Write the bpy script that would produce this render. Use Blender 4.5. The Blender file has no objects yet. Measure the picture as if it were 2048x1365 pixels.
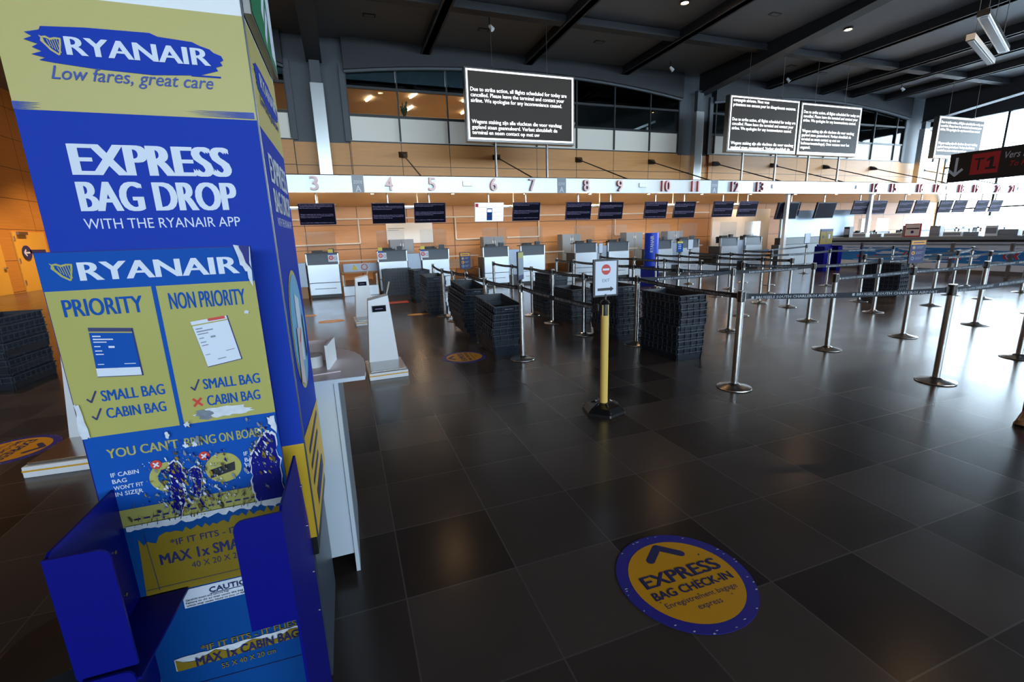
import bpy, bmesh, math, random
from mathutils import Vector, Matrix

S = bpy.context.scene
COL = S.collection
RNG = random.Random(7)

# ------------------------------------------------------------------ camera, sky, exposure
CAM_H = 1.6
def make_camera():
    pitch, roll, yaw = 0.22512, -0.031927, 0.341024
    fw = Vector((math.sin(yaw) * math.cos(pitch), math.cos(yaw) * math.cos(pitch), -math.sin(pitch)))
    r0 = Vector((math.cos(yaw), -math.sin(yaw), 0)); u0 = r0.cross(fw)
    r = r0 * math.cos(roll) + u0 * math.sin(roll)
    u = -r0 * math.sin(roll) + u0 * math.cos(roll)
    cd = bpy.data.cameras.new('camera'); co = bpy.data.objects.new('camera', cd); COL.objects.link(co)
    m = Matrix((r, u, -fw)).transposed().to_4x4(); m.translation = (0, 0, CAM_H)
    co.matrix_world = m
    cd.sensor_width = 36; cd.lens = 906.1 / 2048 * 36; cd.clip_start = 0.05; cd.clip_end = 300
    S.camera = co
make_camera()

W = bpy.data.worlds.new('daylight'); S.world = W; W.use_nodes = True
bg = W.node_tree.nodes['Background']; bg.inputs[0].default_value = (0.72, 0.86, 1.0, 1); bg.inputs[1].default_value = 22.5
vs = S.view_settings
vs.view_transform = 'Standard'; vs.look = 'None'; vs.gamma = 1; vs.use_curve_mapping = False
vs.exposure = 0.0
S.cycles.use_denoising = True; S.cycles.use_adaptive_sampling = False
S.cycles.max_bounces = 8; S.cycles.diffuse_bounces = 4; S.cycles.glossy_bounces = 4
S.cycles.transparent_max_bounces = 24; S.cycles.transmission_bounces = 6
S.cycles.sample_clamp_indirect = 6.0
S.cycles.caustics_reflective = False; S.cycles.caustics_refractive = False
for (nm, loc, rot, sx, sy) in (('portal_front', (10.6, -23.85, 5.2), (math.radians(90), 0, 0), 46, 4.0),
                               ('portal_side', (33.85, 8.0, 3.7), (0, math.radians(90), 0), 7.1, 19.5)):
    ld = bpy.data.lights.new(nm, 'AREA'); ld.shape = 'RECTANGLE'; ld.size = sx; ld.size_y = sy
    ld.cycles.is_portal = True
    lo = bpy.data.objects.new(nm, ld); COL.objects.link(lo); lo.location = loc; lo.rotation_euler = rot

# ------------------------------------------------------------------ materials
def lin(h):
    c = [int(h[i:i + 2], 16) / 255 for i in (0, 2, 4)]
    return tuple(x / 12.92 if x <= 0.04045 else ((x + 0.055) / 1.055) ** 2.4 for x in c) + (1,)
M = {}
def mat(name, hexc, rough=0.5, metal=0.0, spec=0.5, var=0.06, scale=6.0, emit=0.0, ehex=None, bump=0.0, coat=0.0):
    m = bpy.data.materials.new(name); m.use_nodes = True
    nt = m.node_tree; b = nt.nodes['Principled BSDF']
    b.inputs['Roughness'].default_value = rough; b.inputs['Metallic'].default_value = metal
    b.inputs['Specular IOR Level'].default_value = spec
    b.inputs['Coat Weight'].default_value = coat
    c = lin(hexc); b.inputs['Base Color'].default_value = c
    if var > 0:
        tc = nt.nodes.new('ShaderNodeTexCoord'); nz = nt.nodes.new('ShaderNodeTexNoise')
        nz.inputs['Scale'].default_value = scale; nz.inputs['Detail'].default_value = 3
        nt.links.new(tc.outputs['Object'], nz.inputs['Vector'])
        mx = nt.nodes.new('ShaderNodeMix'); mx.data_type = 'RGBA'
        mx.inputs[6].default_value = tuple(x * (1 - var) for x in c[:3]) + (1,)
        mx.inputs[7].default_value = tuple(min(1, x * (1 + var)) for x in c[:3]) + (1,)
        nt.links.new(nz.outputs['Fac'], mx.inputs[0]); nt.links.new(mx.outputs[2], b.inputs['Base Color'])
        if bump > 0:
            bp = nt.nodes.new('ShaderNodeBump'); bp.inputs['Strength'].default_value = bump; bp.inputs['Distance'].default_value = 0.01
            nt.links.new(nz.outputs['Fac'], bp.inputs['Height']); nt.links.new(bp.outputs['Normal'], b.inputs['Normal'])
    if emit > 0:
        b.inputs['Emission Color'].default_value = lin(ehex or hexc); b.inputs['Emission Strength'].default_value = emit
    M[name] = m
    return m

def N(nt, t, **kw):
    n = nt.nodes.new(t)
    for k, v in kw.items(): setattr(n, k, v)
    return n
def math_node(nt, op, a, b=None, c=None):
    n = nt.nodes.new('ShaderNodeMath'); n.operation = op
    for i, v in enumerate((a, b, c)):
        if v is None: continue
        if isinstance(v, (int, float)): n.inputs[i].default_value = v
        else: nt.links.new(v, n.inputs[i])
    return n.outputs[0]
def line_mask(nt, coord, period, offset, width):
    t = math_node(nt, 'DIVIDE', math_node(nt, 'SUBTRACT', coord, offset), period)
    f = math_node(nt, 'FRACT', math_node(nt, 'ADD', t, 100.5))
    d = math_node(nt, 'ABSOLUTE', math_node(nt, 'SUBTRACT', f, 0.5))
    return math_node(nt, 'LESS_THAN', d, width / period / 2)

def floor_material():
    m = bpy.data.materials.new('slate_tiles'); m.use_nodes = True; nt = m.node_tree; b = nt.nodes['Principled BSDF']
    tc = N(nt, 'ShaderNodeTexCoord'); sp = N(nt, 'ShaderNodeSeparateXYZ'); nt.links.new(tc.outputs['Object'], sp.inputs[0])
    P = 0.535
    gx = line_mask(nt, sp.outputs[0], P, 0.10, 0.007); gy = line_mask(nt, sp.outputs[1], P, 1.30, 0.007)
    g = math_node(nt, 'MAXIMUM', gx, gy)
    ix = math_node(nt, 'FLOOR', math_node(nt, 'DIVIDE', math_node(nt, 'SUBTRACT', sp.outputs[0], 0.10), P))
    iy = math_node(nt, 'FLOOR', math_node(nt, 'DIVIDE', math_node(nt, 'SUBTRACT', sp.outputs[1], 1.30), P))
    cb = N(nt, 'ShaderNodeCombineXYZ'); nt.links.new(ix, cb.inputs[0]); nt.links.new(iy, cb.inputs[1])
    wn = N(nt, 'ShaderNodeTexWhiteNoise', noise_dimensions='2D'); nt.links.new(cb.outputs[0], wn.inputs['Vector'])
    nz = N(nt, 'ShaderNodeTexNoise'); nz.inputs['Scale'].default_value = 1.7; nz.inputs['Detail'].default_value = 4; nz.inputs['Roughness'].default_value = 0.5
    nt.links.new(tc.outputs['Object'], nz.inputs['Vector'])
    t = math_node(nt, 'ADD', math_node(nt, 'MULTIPLY', wn.outputs['Value'], 0.62), math_node(nt, 'MULTIPLY', nz.outputs['Fac'], 0.38))
    cr = N(nt, 'ShaderNodeValToRGB'); nt.links.new(t, cr.inputs[0])
    cr.color_ramp.elements[0].position = 0.15; cr.color_ramp.elements[0].color = FLOOR_A
    cr.color_ramp.elements[1].position = 0.85; cr.color_ramp.elements[1].color = FLOOR_B
    mx = N(nt, 'ShaderNodeMix', data_type='RGBA'); nt.links.new(g, mx.inputs[0]); nt.links.new(cr.outputs[0], mx.inputs[6]); mx.inputs[7].default_value = (0.095, 0.08, 0.072, 1)
    nt.links.new(mx.outputs[2], b.inputs['Base Color'])
    r = math_node(nt, 'ADD', math_node(nt, 'MULTIPLY', nz.outputs['Fac'], 0.05), math_node(nt, 'MULTIPLY', wn.outputs['Value'], 0.035))
    r = math_node(nt, 'ADD', r, 0.182)
    nt.links.new(r, b.inputs['Roughness']); b.inputs['Specular IOR Level'].default_value = 0.32
    M['slate'] = m
FLOOR_A = (0.025, 0.0180, 0.0155, 1); FLOOR_B = (0.078, 0.057, 0.049, 1)
floor_material()

def wood_material(name, hex_a, hex_b, axis, px, ox, pz, oz, rough=0.45):
    """veneered panels; axis 0: panels run along X, 1: along Y"""
    m = bpy.data.materials.new(name); m.use_nodes = True; nt = m.node_tree; b = nt.nodes['Principled BSDF']
    tc = N(nt, 'ShaderNodeTexCoord'); sp = N(nt, 'ShaderNodeSeparateXYZ'); nt.links.new(tc.outputs['Object'], sp.inputs[0])
    h = sp.outputs[axis]
    g = math_node(nt, 'MAXIMUM', line_mask(nt, h, px, ox, 0.022), line_mask(nt, sp.outputs[2], pz, oz, 0.022))
    mp = N(nt, 'ShaderNodeMapping'); mp.inputs['Scale'].default_value = (0.8, 0.8, 14) ; nt.links.new(tc.outputs['Object'], mp.inputs[0])
    nz = N(nt, 'ShaderNodeTexNoise'); nz.inputs['Scale'].default_value = 1.6; nz.inputs['Detail'].default_value = 5
    nt.links.new(mp.outputs[0], nz.inputs['Vector'])
    cr = N(nt, 'ShaderNodeValToRGB'); nt.links.new(nz.outputs['Fac'], cr.inputs[0])
    cr.color_ramp.elements[0].position = 0.3; cr.color_ramp.elements[0].color = lin(hex_a)
    cr.color_ramp.elements[1].position = 0.7; cr.color_ramp.elements[1].color = lin(hex_b)
    mx = N(nt, 'ShaderNodeMix', data_type='RGBA'); nt.links.new(g, mx.inputs[0]); nt.links.new(cr.outputs[0], mx.inputs[6]); mx.inputs[7].default_value = lin('3a2412')
    nt.links.new(mx.outputs[2], b.inputs['Base Color']); b.inputs['Roughness'].default_value = rough
    M[name] = m
wood_material('wood_upper', 'dc9a58', 'e3a564', 0, 1.79, 0.55, 3.0, 4.27)
wood_material('wood_lower', 'b98555', 'c49162', 0, 1.79, 0.55, 0.86, 1.35)
wood_material('wood_side', 'b9772f', 'c4843a', 1, 3.2, 0.9, 1.25, 2.55)

def glass_material(name, tint, refl=0.6, rough=0.03):
    m = bpy.data.materials.new(name); m.use_nodes = True; nt = m.node_tree; nt.nodes.clear()
    o = N(nt, 'ShaderNodeOutputMaterial'); mx = N(nt, 'ShaderNodeMixShader'); t = N(nt, 'ShaderNodeBsdfTransparent'); g = N(nt, 'ShaderNodeBsdfGlossy')
    t.inputs[0].default_value = tint; g.inputs['Roughness'].default_value = rough
    fr = N(nt, 'ShaderNodeFresnel'); ge = N(nt, 'ShaderNodeNewGeometry')
    nt.links.new(math_node(nt, 'MULTIPLY_ADD', ge.outputs['Backfacing'], 1 / 1.45 - 1.45, 1.45), fr.inputs[0])
    nt.links.new(math_node(nt, 'MULTIPLY', fr.outputs[0], refl), mx.inputs[0])
    nt.links.new(t.outputs[0], mx.inputs[1]); nt.links.new(g.outputs[0], mx.inputs[2]); nt.links.new(mx.outputs[0], o.inputs[0])
    M[name] = m
glass_material('glass_clear', (0.93, 0.96, 0.97, 1), 0.7)
glass_material('glass_dark', (0.10, 0.14, 0.16, 1), 1.0)
glass_material('glass_smoke', (0.55, 0.6, 0.58, 1), 1.0)
glass_material('acrylic', (0.90, 0.91, 0.92, 1), 1.5, 0.06)

mat('blue', '1a3ba6', 0.6, spec=0.12, var=0.02)
mat('blue_gloss', '060c72', 0.4, spec=0.22, var=0.03)
mat('blue_poster', '0f4ea6', 0.6, spec=0.12, var=0.03)
mat('blue_sheet', '0a488e', 0.5, spec=0.15, var=0.08, scale=3)
mat('yellow', 'b9ad68', 0.45, spec=0.4, var=0.02)
mat('yellow_poster', 'aaa55a', 0.5, spec=0.3, var=0.05, scale=4)
mat('yellow_old', '8c741c', 0.5, spec=0.3, var=0.10, scale=8)
mat('yellow_deep', 'c9a228', 0.45, spec=0.4, var=0.03)
mat('ink_white', 'd3dae8', 0.5, var=0)
mat('ink_blue', '23429f', 0.5, var=0)
mat('ink_navy', '20255c', 0.5, var=0)
mat('ink_black', '16171c', 0.5, var=0)
mat('ink_red', 'c8382c', 0.5, var=0)
mat('ink_grey', '7d8794', 0.5, var=0)
mat('torn_white', 'cfd4dc', 0.7, var=0.25, scale=60)
mat('torn_grey', '77808c', 0.7, var=0.4, scale=80)
mat('grime', '4a4326', 0.8, var=0.4, scale=90)
mat('white_panel', 'e6e8ea', 0.35, var=0.02)
mat('white_gloss', 'f2f3f5', 0.22, var=0.02)
mat('sticker_yellow', 'e09a10', 0.4, var=0.05, scale=5)
mat('sticker_blue', '2b2890', 0.4, var=0.08, scale=20)
mat('steel', 'b9b7b4', 0.22, 1.0, var=0.05, scale=30)
mat('steel_dark', '8a8784', 0.3, 1.0, var=0.08, scale=30)
mat('alu_white', 'dfe6ec', 0.33, 0.25, 0.5, var=0.03, scale=1.5)
mat('alu_column', 'cfd2d2', 0.28, 0.85, var=0.05, scale=2)
mat('soffit', 'f0dab0', 0.26, 0.5, var=0.10, scale=1.2)
mat('black_plastic', '15171b', 0.4, var=0.1)
mat('black_rubber', '121212', 0.28, var=0.2, scale=12)
mat('crate', '191f29', 0.42, var=0.18, scale=9)
mat('crate_rib', '2b333f', 0.40, var=0.18, scale=9)
mat('belt', '262c36', 0.75, var=0.1, scale=50)
mat('belt_text', 'bcc2cc', 0.7, var=0)
mat('ceiling_panel', '72777f', 0.55, var=0.05, scale=0.6)
mat('beam', '212429', 0.5, var=0.08)
mat('pier', '4e5359', 0.5, var=0.04)
mat('mullion', '23272b', 0.4, var=0.05)
mat('spandrel', 'fff8ec', 0.4, var=0.03, scale=0.5)
mat('desk_grey', '3a424e', 0.35, var=0.05)
mat('desk_metal', 'c9d0d8', 0.25, 0.6, var=0.05, scale=2)
mat('desk_filler', '8b95a3', 0.35, 0.4, var=0.05)
mat('cabinet', '7f8c9c', 0.4, var=0.05)
mat('screen_navy', '0e0c1c', 0.5, spec=.05, var=0, emit=0.02, ehex='16142a')
mat('screen_lit', 'e6ecff', 0.2, var=0, emit=1.0, ehex='dfe8ff')
mat('screen_text', '8a82b0', 0.4, var=0, emit=0.25, ehex='b8aee0')
mat('screen_bezel', '5a5072', 0.4, var=0.05)
mat('led_bg', '1e1d1c', 0.5, spec=.2, var=0, emit=0.12, ehex='8a8580')
mat('led_white', 'ffffff', 0.4, var=0, emit=1.5, ehex='ffffff')
mat('digit_face', 'ecd0d2', 0.35, var=0.05)
mat('digit_side', '9c3d48', 0.35, var=0.05)
mat('zone_grey', '8d97a3', 0.4, var=0.03)
mat('lamp', 'ffd9a0', 0.4, var=0, emit=120, ehex='ffc98a')
mat('office_lamp', 'ffe2b8', 0.4, var=0, emit=45, ehex='ffe6c8')
mat('office_wood', 'd8bc94', 0.6, var=0.08)
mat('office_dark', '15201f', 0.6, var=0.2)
mat('door_yellow', 'd9a23e', 0.4, var=0.04)
mat('pink_top', 'd9c8c8', 0.35, var=0.03)
mat('desk_white', 'c3ccd6', 0.4, var=0.03)
mat('desk_edge', '6f7880', 0.5, var=0.06)
mat('yellow_post', 'dcb65c', 0.4, var=0.05, scale=20)
mat('green_sign', '0c7a50', 0.4, var=0.02)
mat('t1_black', '24282e', 0.35, var=0.05)
mat('t1_red', 'c03038', 0.4, var=0.03)
mat('mural_blue', '2a7cc0', 0.45, var=0.10, scale=3)
mat('mural_white', 'e2dfe6', 0.45, var=0.03)
mat('counter_grey', '7f8488', 0.4, var=0.05)
mat('scale_white', 'eceef2', 0.3, var=0.02)
mat('stripe_yellow', 'e0a826', 0.4, var=0.03)
mat('denim', '1d2636', 0.85, var=0.15, scale=60)
mat('jacket', '23262c', 0.8, var=0.12, scale=30)
mat('skin', 'c49a80', 0.5, var=0.05)
mat('hair', '2c211a', 0.6, var=0.2, scale=60)
mat('sock', 'a81f2c', 0.8, var=0.1)
mat('shoe', '8a5a34', 0.5, var=0.12, scale=20)
mat('plant', '2e4a28', 0.6, var=0.3, scale=20)
mat('clay', 'b09a80', 0.6, var=0.1)
mat('picture_sky', '6fb0d8', 0.4, var=0.08)
mat('strip_lamp', 'fff2dc', 0.4, var=0, emit=70, ehex='ffdcae')
mat('banner_blue', '1c46d0', 0.4, spec=.3, var=0.03)
mat('cable_white', 'dcd6cc', 0.5, var=0.03)
mat('warn_yellow', 'd8cc4a', 0.5, var=0.03)
mat('apron', '8f9296', 0.9, var=0.1)
mat('pale_shutter', 'c6bbb0', 0.5, var=0.03)

# ------------------------------------------------------------------ mesh builder
_glyphs = {}
def text_mesh(s, bold=0.0, shear=0.0, res=2):
    k = (s, bold, shear, res)
    if k in _glyphs: return _glyphs[k]
    cu = bpy.data.curves.new('t', 'FONT'); cu.body = s; cu.size = 1; cu.resolution_u = res; cu.shear = shear
    ob = bpy.data.objects.new('t', cu); COL.objects.link(ob)
    dg = bpy.context.evaluated_depsgraph_get(); dg.update()
    me = bpy.data.meshes.new_from_object(ob.evaluated_get(dg))
    vs_ = [(v.co.x, v.co.y) for v in me.vertices]; fs = [tuple(p.vertices) for p in me.polygons]
    bpy.data.objects.remove(ob); bpy.data.curves.remove(cu); bpy.data.meshes.remove(me)
    xs = [v[0] for v in vs_]; ys = [v[1] for v in vs_]
    _glyphs[k] = (vs_, fs, (min(xs), min(ys), max(xs), max(ys)))
    return _glyphs[k]

class Frame:
    def __init__(s, o, u, v):
        s.o = Vector(o); s.u = Vector(u).normalized(); s.v = Vector(v).normalized(); s.n = s.u.cross(s.v)
    def p(s, x, y, h=0.0): return s.o + s.u * x + s.v * y + s.n * h

class MB:
    def __init__(s, o=(0, 0, 0)):
        s.v = []; s.f = []; s.mi = []; s.sm = []; s.mats = []; s.o = Vector(o)
    def _m(s, m):
        if m not in s.mats: s.mats.append(m)
        return s.mats.index(m)
    def add(s, pts, faces, m, smooth=False):
        b = len(s.v); s.v += [Vector(p) for p in pts]; k = s._m(m)
        for f in faces: s.f.append([b + i for i in f]); s.mi.append(k); s.sm.append(smooth)
    def box(s, x0, y0, z0, x1, y1, z1, m):
        x0, x1 = min(x0, x1), max(x0, x1); y0, y1 = min(y0, y1), max(y0, y1); z0, z1 = min(z0, z1), max(z0, z1)
        s.add([(x0, y0, z0), (x1, y0, z0), (x1, y1, z0), (x0, y1, z0), (x0, y0, z1), (x1, y0, z1), (x1, y1, z1), (x0, y1, z1)],
              [(0, 3, 2, 1), (4, 5, 6, 7), (0, 1, 5, 4), (1, 2, 6, 5), (2, 3, 7, 6), (3, 0, 4, 7)], m)
    def loft(s, A, B, m, caps=True, smooth=False):
        n = len(A); b = [(i, (i + 1) % n, n + (i + 1) % n, n + i) for i in range(n)]
        s.add(list(A) + list(B), b, m, smooth)
        if caps: s.add(A, [tuple(range(n))[::-1]], m); s.add(B, [tuple(range(n))], m)
    def bar(s, p0, p1, w, h, m, up=(0, 0, 1)):
        p0 = Vector(p0); p1 = Vector(p1); d = (p1 - p0).normalized(); up = Vector(up)
        if abs(d.dot(up)) > 0.98: up = Vector((0, 1, 0))
        a = d.cross(up).normalized() * w / 2; b = a.cross(d).normalized() * h / 2
        s.loft([p0 - a - b, p0 + a - b, p0 + a + b, p0 - a + b], [p1 - a - b, p1 + a - b, p1 + a + b, p1 - a + b], m)
    def cyl(s, p0, p1, r0, r1=None, n=16, m='steel', caps=True):
        r1 = r0 if r1 is None else r1
        p0 = Vector(p0); p1 = Vector(p1); d = (p1 - p0).normalized()
        a = d.orthogonal().normalized(); b = d.cross(a)
        A = [p0 + (a * math.cos(2 * math.pi * i / n) + b * math.sin(2 * math.pi * i / n)) * r0 for i in range(n)]
        B = [p1 + (a * math.cos(2 * math.pi * i / n) + b * math.sin(2 * math.pi * i / n)) * r1 for i in range(n)]
        s.loft(A, B, m, caps=False, smooth=True)
        if caps: s.add(A, [tuple(range(n))[::-1]], m); s.add(B, [tuple(range(n))], m)
    def tube(s, pts, r, n=8, m='steel'):
        for a, b in zip(pts, pts[1:]): s.cyl(a, b, r, n=n, m=m)
    def lathe(s, prof, c=(0, 0, 0), n=24, m='steel', smooth=True):
        c = Vector(c); rings = []
        for r, z in prof: rings.append([c + Vector((r * math.cos(2 * math.pi * i / n), r * math.sin(2 * math.pi * i / n), z)) for i in range(n)])
        for A, B in zip(rings, rings[1:]): s.loft(A, B, m, caps=False, smooth=smooth)
        s.add(rings[0], [tuple(range(n))[::-1]], m); s.add(rings[-1], [tuple(range(n))], m)
    # --- flat graphics on a frame
    def fp(s, F, pts, m, lift=0.0):
        lift += (len(s.f) % 40) * 1.0e-5
        s.add([F.p(x, y, lift) for x, y in pts], [tuple(range(len(pts)))], m)
    def fr(s, F, x0, y0, x1, y1, m, lift=0.0): s.fp(F, [(x0, y0), (x1, y0), (x1, y1), (x0, y1)], m, lift)
    def fd(s, F, x, y, r, m, lift=0.0, n=32, ry=None):
        ry = r if ry is None else ry
        s.fp(F, [(x + r * math.cos(2 * math.pi * i / n), y + ry * math.sin(2 * math.pi * i / n)) for i in range(n)], m, lift)
    def fl(s, F, x0, y0, x1, y1, w, m, lift=0.0):
        d = Vector((x1 - x0, y1 - y0)).normalized(); q = Vector((-d.y, d.x)) * w / 2
        s.fp(F, [(x0 - q.x, y0 - q.y), (x1 - q.x, y1 - q.y), (x1 + q.x, y1 + q.y), (x0 + q.x, y0 + q.y)], m, lift)
    def ft(s, F, t, x, y, w, h, m, lift=0.0, bold=0.0, shear=0.0, res=2, depth=0.0, side=None):
        vs_, fs, (a, b, c, d) = text_mesh(t, 0.0, shear, res)
        k = max(0.0, bold) * 1.0; lay = [(0, 0)]
        if k > .004:                                    # heavier weight: the same letters struck again beside themselves
            lay = [(-k, 0), (k, 0), (0, 0)]; a -= k; c += k
        sx = w / (c - a); sy = (h / (d - b)) if h else sx
        for li, (dx, dy) in enumerate(lay):
            up = lift + li * (.0004 if not depth else .0008)
            P = [((vx + dx - a) * sx + x, (vy + dy - b) * sy + y) for vx, vy in vs_]
            s.add([F.p(px, py, up + depth) for px, py in P], fs, m)
            if not depth: continue
            cnt = {}
            for f in fs:
                for i in range(len(f)):
                    ed = (f[i], f[(i + 1) % len(f)]); cnt.setdefault(tuple(sorted(ed)), []).append(ed)
            sf = []; n = len(P)
            for l in cnt.values():
                if len(l) == 1: i, j = l[0]; sf.append((j, i, n + i, n + j))
            s.add([F.p(px, py, up + depth) for px, py in P] + [F.p(px, py, lift) for px, py in P], sf, side or m)
    def mesh(s, name, fix=False):
        me = bpy.data.meshes.new(name)
        me.from_pydata([v - s.o for v in s.v], [], s.f)
        for k in s.mats: me.materials.append(M[k])
        me.polygons.foreach_set('material_index', s.mi); me.polygons.foreach_set('use_smooth', s.sm)
        me.update()
        return me

def tag(o, label=None, cat=None, group=None, kind=None):
    if label: o['label'] = label
    if cat: o['category'] = cat
    if group: o['group'] = group
    if kind: o['kind'] = kind
    return o
def obj(name, mb, parent=None, bevel=0.0, label=None):
    o = bpy.data.objects.new(name, mb.mesh(name)); COL.objects.link(o)
    if parent is not None: o.parent = parent
    else: o.location = mb.o
    if bevel:
        b = o.modifiers.new('bevel', 'BEVEL'); b.width = bevel; b.segments = 2; b.limit_method = 'ANGLE'; b.angle_limit = math.radians(50)
    if label: o['label'] = label
    return o
def thing(name, label, cat, loc=(0, 0, 0), rz=0.0, group=None):
    o = bpy.data.objects.new(name, None); COL.objects.link(o); o.location = loc; o.rotation_euler = (0, 0, rz); o.empty_display_size = 0.1
    return tag(o, label, cat, group)
def solo(name, mb, label, cat, group=None, bevel=0.0):
    return tag(obj(name, mb, None, bevel), label, cat, group)
def struct(name, mb, parent=None, bevel=0.0):
    o = obj(name, mb, parent, bevel)
    if parent is None: o['kind'] = 'structure'
    return o
def dup(root, loc, rz=0.0, label=None, group=None):
    r = root.copy(); COL.objects.link(r); r.location = loc; r.rotation_euler = (0, 0, rz)
    if label: r['label'] = label
    if group: r['group'] = group
    for ch in list(root.children):
        c = ch.copy(); COL.objects.link(c); c.parent = r
        for g in list(ch.children):
            d = g.copy(); COL.objects.link(d); d.parent = c
    return r
ORD = ['first', 'second', 'third', 'fourth', 'fifth', 'sixth', 'seventh', 'eighth', 'ninth', 'tenth', 'eleventh', 'twelfth']
FRONT = lambda y, x=0, z=0: Frame((x, y, z), (1, 0, 0), (0, 0, 1))

# ------------------------------------------------------------------ the hall
XL, XR, YF, YB, ZC = -12.7, 34.0, -24.0, 18.0, 8.3
b = MB(); b.box(XL - .2, YF - .2, -.12, XR + .2, YB + .3, 0, 'slate'); b.box(XL - .2, YB + .3, -.12, -4.5, 30.2, 0, 'slate'); struct('floor', b)
b = MB(); b.box(-80, -70, -.3, 110, 60, -.16, 'apron'); struct('ground', b)
b = MB(); b.box(XL - .2, YF - .2, ZC, XR + .2, 22.4, ZC + .15, 'ceiling_panel'); b.box(XL - .2, 22.4, ZC, -4.3, 30.2, ZC + .15, 'ceiling_panel'); struct('ceiling', b)
BAYS = [(-4.5, -1.25), (0.6, 14.62), (16.43, 29.9), (31.9, XR)]
PIERS = [(-1.25, 0.6), (14.62, 16.43), (29.9, 31.9)]
b = MB()
b.box(-4.5, YB + .02, 0, XR, YB + .25, 3.0, 'wood_lower')
for x0, x1 in BAYS:
    b.box(x0, YB, 3.0, x1, YB + .25, 5.06, 'wood_upper'); b.box(x0, YB - .015, 5.06, x1, YB + .25, 5.10, 'mullion')
    b.box(x0, YB + .02, 5.10, x1, YB + .25, 5.90, 'spandrel')
for x0, x1 in PIERS:
    b.box(x0, YB + .08, 3.0, x1, YB + .25, 5.02, 'wood_upper'); b.box(x0, YB + .06, 5.02, x1, YB + .3, ZC, 'pier')
    b.box(x0 - .02, YB - .06, 5.06, x0 + .16, YB + .06, 7.5, 'pier'); b.box(x1 - .16, YB - .06, 5.06, x1 + .02, YB + .06, 7.5, 'pier')
struct('wall_back', b)
b = MB(); b.box(XL - .2, YF, 0, XL, 30.2, ZC, 'wood_side'); struct('wall_left', b)
b = MB(); b.box(XL, 30.0, 0, -4.5, 30.2, ZC, 'wood_upper'); struct('wall_far', b)
b = MB(); b.box(-4.7, YB, 0, -4.5, 30.0, ZC, 'wood_side'); struct('wall_return', b)

def arch_z(x, x0, x1): return 7.30 + 0.48 * (1 - ((x - (x0 + x1) / 2) / ((x1 - x0) / 2)) ** 2)
for i, (x0, x1) in enumerate(BAYS):
    A0, A1 = (x0, x1) if 0 < i < 3 else ((x0 - 2.3, x1) if i == 0 else (x0, x0 + 14))
    n = 14; b = MB()
    top = [(x0 + (x1 - x0) * k / n) for k in range(n + 1)]
    for a, c in zip(top, top[1:]):
        za, zc = arch_z(a, A0, A1), arch_z(c, A0, A1)
        b.loft([(a, YB - .25, za), (c, YB - .25, zc), (c, YB + .3, zc), (a, YB + .3, za)], [(a, YB - .25, ZC), (c, YB - .25, ZC), (c, YB + .3, ZC), (a, YB + .3, ZC)], 'beam')
        b.bar((a, YB - .1, za - .04), (c, YB - .1, zc - .04), .12, .08, 'pier')
    struct('trim_%d' % (i + 1), b)
    # upper glazing of this bay
    fb = MB(); gb = MB(); db = MB()
    for z0, z1 in ((5.90, 5.98), (6.80, 6.88)): fb.box(x0, YB - .03, z0, x1, YB + .08, z1, 'mullion')
    xs = [x for x in [0.55 + 1.79 * k for k in range(-8, 20)] if x0 + .1 < x < x1 - .1]
    for x in xs + [x0 + .03, x1 - .03]: fb.box(x - .025, YB - .05, 5.12, x + .025, YB + .06, arch_z(x, A0, A1), 'mullion')
    for a, c in zip([x0] + xs, xs + [x1]):
        gb.box(a + .03, YB + .03, 5.98, c - .03, YB + .04, 6.80, 'glass_clear')
        za, zc = arch_z(a, A0, A1), arch_z(c, A0, A1)
        db.loft([(a + .03, YB + .03, 6.88), (c - .03, YB + .03, 6.88), (c - .03, YB + .04, 6.88), (a + .03, YB + .04, 6.88)],
                [(a + .03, YB + .03, za), (c - .03, YB + .03, zc), (c - .03, YB + .04, zc), (a + .03, YB + .04, za)], 'glass_dark')
    w = struct('window_%d' % (i + 1), fb); obj('pane', gb, w); obj('tinted_pane', db, w)

# rooms behind the upper windows
b = MB()
b.box(-4.48, YB + .26, 4.85, 9.0, 22.4, 5.0, 'office_wood'); b.box(-4.48, 22.2, 5.0, 9.0, 22.4, 7.2, 'office_wood'); b.box(-4.48, YB + .45, 7.05, 9.0, 22.4, 7.2, 'office_wood')
b.box(9.0, YB + .3, 4.85, 9.15, 22.4, ZC, 'office_wood'); b.box(-4.7, YB + .3, 4.85, -4.5, 22.4, ZC, 'office_wood')
struct('wall_office', b)
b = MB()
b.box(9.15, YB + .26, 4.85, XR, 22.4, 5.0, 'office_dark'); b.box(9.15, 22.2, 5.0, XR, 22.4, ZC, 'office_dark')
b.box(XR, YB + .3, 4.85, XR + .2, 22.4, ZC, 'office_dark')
b.bar((10.6, 20.5, 5.3), (15.2, 20.5, 7.0), .1, .1, 'white_panel'); b.bar((19.0, 20.5, 5.4), (23.6, 20.5, 7.1), .12, .12, 'white_panel')  # diagonal pale bars stand in for light reflected in the panes
for x in (9.8, 10.5, 14.4): b.box(x, 20.0, 5.0, x + .09, 20.1, 6.6, 'white_panel')
b.box(9.8, 20.0, 6.55, 10.55, 20.1, 6.62, 'white_panel')
struct('wall_gallery', b)
for k, (x, y) in enumerate(((1.5, 20.0), (3.1, 19.2), (5.2, 19.2), (3.2, 21.0), (5.6, 21.0), (7.4, 20.2), (-3, 20))):
    l = MB((x, y, 7.0)); l.bar((x + .08, y - .3, 7.02), (x - .08, y + .3, 7.02), .04, .03, 'office_lamp')
    solo('linear_lamp', l, 'slim lit ceiling strip in the wooden office behind the upper windows', 'lamp', 'office ceiling strips')
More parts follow.
